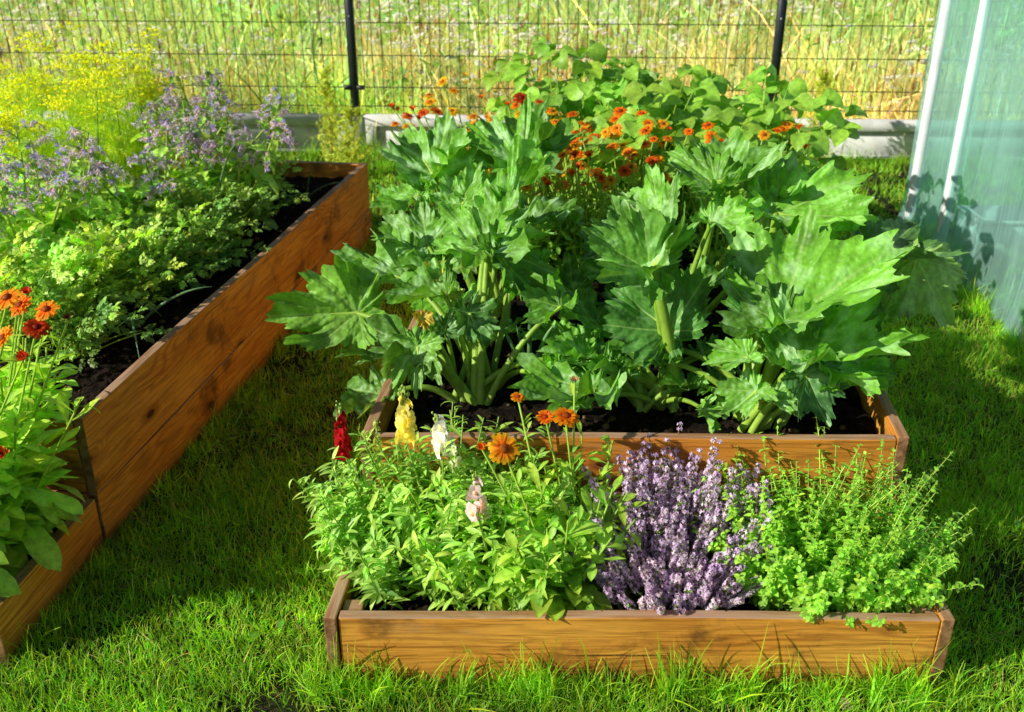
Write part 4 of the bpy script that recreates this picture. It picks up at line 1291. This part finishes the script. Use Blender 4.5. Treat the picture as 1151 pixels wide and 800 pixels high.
calendula((-.16, 4.0, SZ), 'calendula with many small brick red heads before the concrete fence base',
          [(A(441, 121, 4.1), .026, ORANGE[3], up_face(), True), (A(447, 124, 4.1), .02, ORANGE[4], up_face(), True), (A(458, 130, 4.0), .027, ORANGE[1], up_face(), False), (A(464, 123, 4.05), .022, ORANGE[3], up_face(), True), (A(476, 127, 4.0), .025, ORANGE[3], up_face(), False),
           (A(491, 126, 4.0), .032, ORANGE[1], up_face(.3, -.3), False), (A(471, 133, 4.0), .018, ORANGE[4], up_face(), True), (A(444, 139, 3.95), .02, ORANGE[0], up_face(), False), (A(459, 143, 3.9), .026, ORANGE[2], up_face(), False), (A(486, 153, 3.8), .02, ORANGE[1], up_face(), True)], 13, .38, .1, .08, GC, (.14, .29, .035), 10, 12)
calendula((-.02, 4.1, SZ), 'calendula with bright yellow orange heads stacked closely one above the other',
          [(A(532, 131, 4.0), .03, ORANGE[2], up_face(), False), (A(535, 140, 3.95), .032, YELLOW[1], up_face(), False), (A(525, 146, 3.9), .026, ORANGE[2], up_face(), False), (A(548, 133, 4.0), .02, ORANGE[2], up_face(), True), (A(541, 110, 4.1), .017, ORANGE[3], up_face(), True), (A(584, 128, 3.95), .022, YELLOW[0], up_face(), False), (A(555, 140, 3.95), .015, ORANGE[0], up_face(), True)],
          12, .40, .1, .08, GC, (.16, .32, .04), 10, 12)
calendula((1.06, 3.72, SZ), 'calendula with a bunch of orange heads at the bed edge next to the beans',
          [(A(885, 140, 3.95), .03, ORANGE[2], up_face(), False), (A(874, 147, 3.9), .024, ORANGE[1], up_face(), False), (A(899, 142, 3.95), .02, ORANGE[3], up_face(), False), (A(913, 152, 3.9), .024, ORANGE[0], up_face(), False), (A(897, 159, 3.85), .03, ORANGE[0], up_face(), False), (A(905, 166, 3.85), .02, ORANGE[3], up_face(), True), (A(880, 145, 3.92), .026, ORANGE[0], up_face(), False)],
          14, .36, .1, .085, GC, (.19, .37, .04), 12, 12)
calendula((.72, 3.42, SZ), 'low calendula with one golden head in front of the bean leaves',
          [(A(788, 174, 3.4), .025, YELLOW[1], up_face(-.1, -.4), False), (A(752, 146, 3.7), .016, ORANGE[3], up_face(), True), (A(770, 148, 3.7), .015, ORANGE[0], up_face(), True)], 12, .26, .1, .08, GC, (.13, .28, .035), 12, 12)
calendula((.88, 3.2, SZ), 'leafy calendula without open flowers at the bed edge behind the squash', [], 16, .30, .1, .08, GC, (.20, .37, .04), 14, 13)

# ------------------------------------------------------------------ left bed
def parsley(base, label, n=60, r=.12, h=.2, size=.085, col=(.12, .29, .03), group='parsley along the bed edge'):
    base = np.array(base, float)
    p = thing('parsley_plant', label, 'parsley', base, group)
    gl, gs = Geo(), Geo()
    b = disc(base, .05, .05, n)
    az = U(0, 2 * PI, n)
    P = stems(b, az, U(.5, 1.5, n), h * U(.5, 1.15, n), U(-.7, 0, n), 7)
    gs.tubes(P, np.linspace(.0028, .0014, 7), cvar((.17, .31, .05), n), 4)
    e = P[:, -1]; tan = nrm(P[:, -1] - P[:, -2])
    d = nrm(tan + dirs(az, 0 * az) * .6 + rng.normal(0, .3, (n, 3)))
    up = nrm(np.array([[-.3, -.3, 1.]]) + rng.normal(0, .3, (n, 3)))
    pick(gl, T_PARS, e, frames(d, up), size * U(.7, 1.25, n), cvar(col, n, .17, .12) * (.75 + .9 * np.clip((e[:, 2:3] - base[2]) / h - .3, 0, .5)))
    gl.build('foliage', M_LEAF, p); gs.build('stem', M_STEM, p)


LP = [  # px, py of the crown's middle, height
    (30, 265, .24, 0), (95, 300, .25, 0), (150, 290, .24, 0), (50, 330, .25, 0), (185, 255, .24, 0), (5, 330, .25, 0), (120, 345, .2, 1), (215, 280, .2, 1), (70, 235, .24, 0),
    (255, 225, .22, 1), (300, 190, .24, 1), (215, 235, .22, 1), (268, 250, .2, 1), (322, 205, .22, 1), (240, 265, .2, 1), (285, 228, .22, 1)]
for k, (px, py, h, dk) in enumerate(LP):
    q = gz(px - (42 if dk else 14), py + 6, SZ + .14)
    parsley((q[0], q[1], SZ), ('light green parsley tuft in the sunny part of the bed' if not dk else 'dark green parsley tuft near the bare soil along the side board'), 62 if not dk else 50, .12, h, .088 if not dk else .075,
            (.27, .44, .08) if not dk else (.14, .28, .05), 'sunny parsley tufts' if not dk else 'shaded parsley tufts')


def borage(base, label, n=9, h=.5, heads=9, group='borage in flower', reach=.9):
    base = np.array(base, float)
    p = thing('borage_plant', label, 'borage', base, group)
    gl, gs, gf = Geo(), Geo(), Geo()
    b = disc(base, .05, .05, n); az = U(0, 2 * PI, n)
    P = stems(b, az, U(.85, 1.4, n), h * U(.75, 1.1, n), U(-.2, .2, n), 9, .15)
    gs.tubes(P, np.linspace(.008, .003, 9), cvar((.22, .36, .09), n), 6)
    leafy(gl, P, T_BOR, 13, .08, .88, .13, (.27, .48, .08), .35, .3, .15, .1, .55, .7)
    m = n * heads
    i = np.repeat(np.arange(n), heads); t = U(.72, 1., m)
    q, tan = along(P, i, t)
    Q = stems(q, U(0, 2 * PI, m), U(.2, 1.1, m), U(.05, .13, m), U(-2.2, -1., m), 7)
    gs.tubes(Q, .0016, cvar((.26, .27, .16), m), 4)
    leafy(gl, Q, T_BOR, 2, .1, .5, .045, (.17, .33, .06), .4, .3)
    k = 10
    ii = np.repeat(np.arange(m), k)
    pc, tn = along(Q, ii, U(.35, 1., len(ii)))
    pc = pc + rng.normal(0, .007, pc.shape)
    for _ in range(5):
        d = nrm(rng.normal(0, .55, pc.shape) + [0, 0, -.55])
        gf.inst(T_SNAP[0], pc, frames(d, rng.normal(0, 1, pc.shape)), U(.009, .018, len(pc)), cvar((.72, .58, .80), len(pc), .22, .18))
    w = rng.random(len(pc)) < .13
    d = nrm(rng.normal(0, .4, (w.sum(), 3)) + [0, -.4, -.2])
    gf.inst(FL_MINI, pc[w], frames(np.cross(d, [0.3, .1, 1.]), d), .013, cvar((.36, .36, .75), w.sum(), .15, .1))
    gf.build('blossom', M_PETAL, p); gl.build('foliage', M_LEAF, p); gs.build('stem', M_STEM, p)


for (px, py, Y, h, l) in ((215, 175, 4.15, .50, 'borage with mauve flower clusters in front of the dill'), (265, 160, 4.4, .55, 'tall borage with pinkish clusters near the fence base'), (170, 190, 3.9, .44, 'borage with drooping lilac buds behind the parsley'),
                           (245, 190, 4.0, .40, 'low borage with broad pale leaves above the parsley'), (20, 230, 3.35, .47, 'borage with blue purple clusters at the picture edge'), (60, 215, 3.5, .46, 'borage with grey mauve buds beside the sunny parsley')):
    q = A(px, py, Y); borage((q[0], q[1], SZ), l, 8, h * 1.12, 7)


def dill(base, label, n=7, h=.62):
    base = np.array(base, float)
    p = thing('dill_plant', label, 'dill', base, 'flowering dill behind the borage')
    gl, gs, gf = Geo(), Geo(), Geo()
    b = disc(base, .09, .09, n); az = U(0, 2 * PI, n)
    P = stems(b, az, U(1.25, 1.5, n), h * U(.75, 1.12, n), U(-.1, .1, n), 9, .1)
    gs.tubes(P, np.linspace(.005, .0018, 9), cvar((.26, .42, .06), n), 5)
    m = n * 20
    i = np.repeat(np.arange(n), 20)
    q, tan = along(P, i, U(.1, .85, m))
    d = spread(tan, U(0, 2 * PI, m), U(.2, .8, m))
    Q = stems(q, np.arctan2(d[:, 1], d[:, 0]), np.arcsin(d[:, 2]), U(.08, .16, m), U(-.6, .1, m), 6)
    gs.tubes(Q, .001, (.26, .44, .05), 3)
    k = 34
    ii = np.repeat(np.arange(m), k)
    pc, tn = along(Q, ii, U(.15, 1., len(ii)))
    d = spread(tn, U(0, 2 * PI, len(ii)), U(.2, 1., len(ii)))
    gl.inst(T_GR[0], pc, frames(d, rng.normal(0, 1, d.shape)), np.stack([np.full(len(ii), .035), U(.02, .05, len(ii)), np.full(len(ii), .05)], 1), cvar((.48, .66, .04), len(ii), .15, .12))
    # yellow umbels
    for s in range(n):
        for u in range(rng.integers(1, 3)):
            top = P[s, -1] if u == 0 else P[s, -2] + np.array([U(-.07, .07), U(-.07, .07), U(.0, .05)])
            if u: gs.tubes(np.array([[P[s, -3], top]]), .0014, (.28, .44, .06), 4)
            rr = U(.035, .06); r_ = 13
            a = np.arange(r_) * 2.4; rad = rr * np.sqrt((np.arange(r_) + .5) / r_)
            tip = top + np.stack([rad * np.cos(a), rad * np.sin(a), .05 - rad * .5 + rng.normal(0, .008, r_)], 1)
            gs.tubes(np.stack([np.broadcast_to(top, tip.shape), tip], 1), .0006, (.36, .46, .05), 3)
            dots = np.repeat(tip, 6, 0) + rng.normal(0, .0045, (r_ * 6, 3)) * [1, 1, .5]
            gf = Geo(); gf.inst(T_DOT, dots, np.eye(3), U(.0028, .0046, len(dots)), cvar((.92, .95, .03), len(dots), .08, .04)); gf.build('flower_umbel', M_PETAL, p)
    gl.build('foliage', M_LEAF, p); gs.build('stem', M_STEM, p)


for k, (px, py, Y, h) in enumerate(((60, 120, 4.4, .66), (100, 115, 4.5, .64), (150, 120, 4.55, .62), (130, 140, 4.3, .58), (180, 130, 4.55, .52), (25, 140, 4.3, .62), (90, 150, 4.15, .54), (-15, 120, 4.4, .64), (0, 165, 3.95, .5), (45, 180, 3.9, .44))):
    q = A(px, py, Y); dill((q[0], q[1], SZ), 'feathery yellow green dill with flat yellow umbels in the thicket behind borage', 8, h)


def onion(base, label, tips, r=.0045, col=(.14, .28, .10)):
    base = np.array(base, float)
    p = thing('onion_plant', label, 'onion', base)
    for tip in tips:
        bend, tp = (tip[1], np.array(tip[0], float))
        c = lerp(base, tp, .5) + np.array([0, 0, bend])
        t = np.linspace(0, 1, 14)[:, None]
        Q = base * (1 - t) ** 2 + c * 2 * t * (1 - t) + tp * t ** 2
        g = Geo(); g.tubes(Q[None], r * np.array([1.1, 1.1, 1.05, 1, 1, 1, .95, .9, .8, .7, .6, .45, .3, .1]), np.array(col) * U(.8, 1.25), 7)
        g.build('leaf', M_GLOSS, p)


b1 = gz(150, 372, SZ)
onion(b1, 'young onion with long bent tubular leaves on bare soil near the side board', [(A(238, 322, b1[1] + .05), .07), (gz(157, 404, SZ + .02), .17), (A(120, 385, b1[1]), .13), (A(182, 356, b1[1]), .10)], .005, (.15, .29, .12))
b1 = gz(240, 265, SZ)
onion(b1, 'onion with one leaf bowed over beside the dark parsley', [(A(268, 160, b1[1]), .16), (A(258, 245, b1[1]), .10), (A(235, 225, b1[1]), .06)], .005, (.18, .33, .10))
b1 = gz(196, 320, SZ)
onion(b1, 'small onion with thin leaves between the light and dark parsley', [(A(212, 280, b1[1]), .08), (A(180, 300, b1[1]), .06), (A(205, 330, b1[1] - .05), .05)], .004)
b1 = gz(345, 222, SZ)
onion(b1, 'onion with thin arching leaves that hang over the far end of the side board', [(A(398, 206, b1[1]), .06), (A(300, 212, b1[1]), .06), (A(352, 182, b1[1]), .05), (A(338, 243, b1[1] - .1), .05), (A(298, 222, b1[1] - .1), .02)], .0035, (.17, .30, .10))
b1 = gz(594, 440, SZ)
onion(b1, 'onion with straight blue green leaves in front of the squash at the soil patch', [(A(597, 315, b1[1] + .02), .05), (A(560, 362, b1[1]), .05), (A(624, 365, b1[1]), .08), (A(625, 410, b1[1]), .1), (A(580, 365, b1[1] + .05), .05)], .0068, (.16, .33, .11))
b1 = gz(815, 470, SZ)
onion(b1, 'onion with flat leaves beside the thick squash stalk', [(A(772, 362, b1[1] + .1), .05), (A(800, 380, b1[1] + .1), .05), (A(826, 365, b1[1] + .1), .08), (A(850, 420, b1[1]), .1)], .006, (.14, .29, .09))

F = lambda px, py, Y, r, c, shut=False, face=(-.25, -.5): (A(px, py, Y), r * 1.2, c, up_face(*face), shut)
calendula((-1.285, 2.06, SLO + .01), 'tall calendula with orange flowers in the low tier, leaves spilling over the side board',
          [F(52, 348, 2.08, .026, (.93, .33, .008)), F(23, 343, 2.1, .026, (.90, .26, .008)), F(41, 368, 2.05, .025, (.62, .06, .006), False, (0, -.2)), F(30, 330, 2.12, .016, (.70, .05, .006), True), F(77, 358, 2.1, .012, (.25, .06, .05), True), F(20, 336, 2.12, .02, ORANGE[2])],
          44, .56, .12, .14, None, (.27, .48, .05), 34, 24, (.0, 0), None, .85)
calendula((-1.35, 1.93, SLO + .01), 'calendula with amber flower heads at the edge of the picture',
          [F(8, 335, 2.0, .029, (.94, .36, .01)), F(4, 380, 1.95, .026, (.95, .40, .01)), F(27, 400, 1.98, .016, (.72, .06, .008), True), F(2, 512, 1.88, .022, (.85, .14, .006), True), F(-30, 420, 1.9, .026, (.92, .3, .01))],
          34, .50, .12, .14, None, (.27, .48, .05), 40, 22, (0, 0), None, .95)


# ------------------------------------------------------------------ young hedge plants on the fence line and inside the greenhouse
def thuja(base, label, h=.6, r=.09, col=(.34, .44, .05), n=90):
    base = np.array(base, float)
    p = thing('young_thuja', label, 'young thuja', base)
    gl, gs = Geo(), Geo()
    gs.tubes(np.array([[base, base + [.01, 0, h * .5], base + [0, 0, h]]]), np.array([.008, .005, .002]), (.2, .13, .06))
    t = U(.04, 1, n)
    q = base + np.stack([0 * t, 0 * t, t * h], 1)
    P = stems(q, U(0, 2 * PI, n), U(.3, 1.1, n), r * 1.7 * (1.05 - .8 * t) * U(.7, 1.2, n) + .02, U(.1, .5, n), 6, .2)
    gs.tubes(P, .0014, (.3, .3, .06), 3)
    leafy(gl, P, T_SNAP, 34, .1, 1., .024, col, .7, .25, .2, .15, .3)
    gl.build('foliage', M_LEAF, p); gs.build('trunk', M_STEM, p)


for px, py, Y, top, r, l in ((372, 172, 6.2, 78, .075, 'thin yellow green young thuja left of the fence post'), (398, 178, 5.95, 122, .12, 'low bushy young thuja at the foot of the fence post'), (918, 160, 6.15, 80, .085, 'young yellow green thuja before the concrete base, behind the calendulas')):
    q = A(px, py, Y); z1 = A(px, top, Y)[2]
    thuja((q[0], q[1], 0), l, z1, r)


def tomato(base, label, h=.7):
    base = np.array(base, float)
    p = thing('tomato_plant', label, 'tomato plant', base, 'plants behind the greenhouse film')
    gl, gs = Geo(), Geo()
    n = 8
    P = stems(disc(base, .03, .03, n), U(0, 2 * PI, n), U(.9, 1.5, n), h * U(.6, 1., n), U(-.3, .2, n), 8, .2)
    gs.tubes(P, np.linspace(.006, .003, 8), (.16, .26, .07))
    leafy(gl, P, T_PARS, 12, .15, 1., .13, (.07, .17, .05), .3, .3, .2, .1, .3, .7)
    gl.build('foliage', M_LEAF, p); gs.build('stem', M_STEM, p)


for x, y, h in ((2.6, 4.0, .5), (2.55, 3.4, .5), (2.7, 2.9, .6), (3.1, 4.3, .6)):
    tomato((x, y, 0), 'dim leafy green plant seen through the greenhouse film', h)
cr = thing('crate', 'white plastic crate standing inside the greenhouse behind the film', 'crate', (2.36, 4.62, 0))
g = Geo()
c0 = np.array([2.36, 4.62, 0.])
for s in (-1, 1):
    box_geo(g, c0 + [s * .17, 0, .10], (.006, 0, 0), (0, .12, 0), (0, 0, .10)); box_geo(g, c0 + [0, s * .114, .10], (.163, 0, 0), (0, .006, 0), (0, 0, .099))
g.build('crate_wall', M_CRATE, cr, False)
g = Geo(); box_geo(g, c0 + [0, 0, .008], (.162, 0, 0), (0, .106, 0), (0, 0, .006)); g.build('crate_floor', M_CRATE, cr, False)
g = Geo()
for s in (-1, 1): box_geo(g, c0 + [s * .178, 0, .192], (.009, 0, 0), (0, .13, 0), (0, 0, .009)); box_geo(g, c0 + [0, s * .122, .193], (.166, 0, 0), (0, .009, 0), (0, 0, .008))
g.build('rim', M_CRATE, cr, False)

st = gz(952, 792, .01)
o = Geo(); o.inst(blob(9, 6, .7, 4, .16), [st], np.eye(3), .017, (.42, .32, .2)); o = o.build('dirt_clod', M_STONE)
tag(o, 'pale dry clod of earth lying in the grass before the low tier', 'clod')

# ------------------------------------------------------------------ light
AZ, EL = math.atan2(.395, .918), math.radians(29)          # the light travels towards +x, a little +y
ld = np.array([math.cos(AZ) * math.cos(EL), math.sin(AZ) * math.cos(EL), -math.sin(EL)])
sun = bpy.data.lights.new('sun', 'SUN'); sun.energy = 5.0; sun.angle = math.radians(.53); sun.color = (1., .955, .86)
so = bpy.data.objects.new('sun', sun); C.objects.link(so)
from mathutils import Vector
so.rotation_euler = Vector(ld).to_track_quat('-Z', 'Y').to_euler()
w = bpy.data.worlds.new('World'); scene.world = w; w.use_nodes = True
nt = w.node_tree; bg = nt.nodes['Background']
sky = nt.nodes.new('ShaderNodeTexSky'); sky.sky_type = 'NISHITA'; sky.sun_disc = False
sky.sun_elevation = EL; sky.sun_rotation = math.atan2(-ld[0], -ld[1])
nt.links.new(sky.outputs[0], bg.inputs[0]); bg.inputs[1].default_value = .064

cam = bpy.data.cameras.new('camera'); co = bpy.data.objects.new('camera', cam); C.objects.link(co)
cam.sensor_width = 36; cam.sensor_fit = 'HORIZONTAL'; cam.lens = 36 * FPX / 1151
co.location = (0, 0, H); co.rotation_euler = (PI / 2 - PITCH, 0, 0)
cam.clip_start = .05; cam.clip_end = 400
cam.dof.use_dof = True; cam.dof.focus_distance = 2.35; cam.dof.aperture_fstop = 5.0
scene.camera = co
scene.view_settings.view_transform = 'Standard'; scene.view_settings.look = 'None'; scene.view_settings.exposure = 0
scene.render.engine = 'CYCLES'
scene.cycles.max_bounces = 8; scene.cycles.transparent_max_bounces = 12
scene.cycles.use_denoising = True
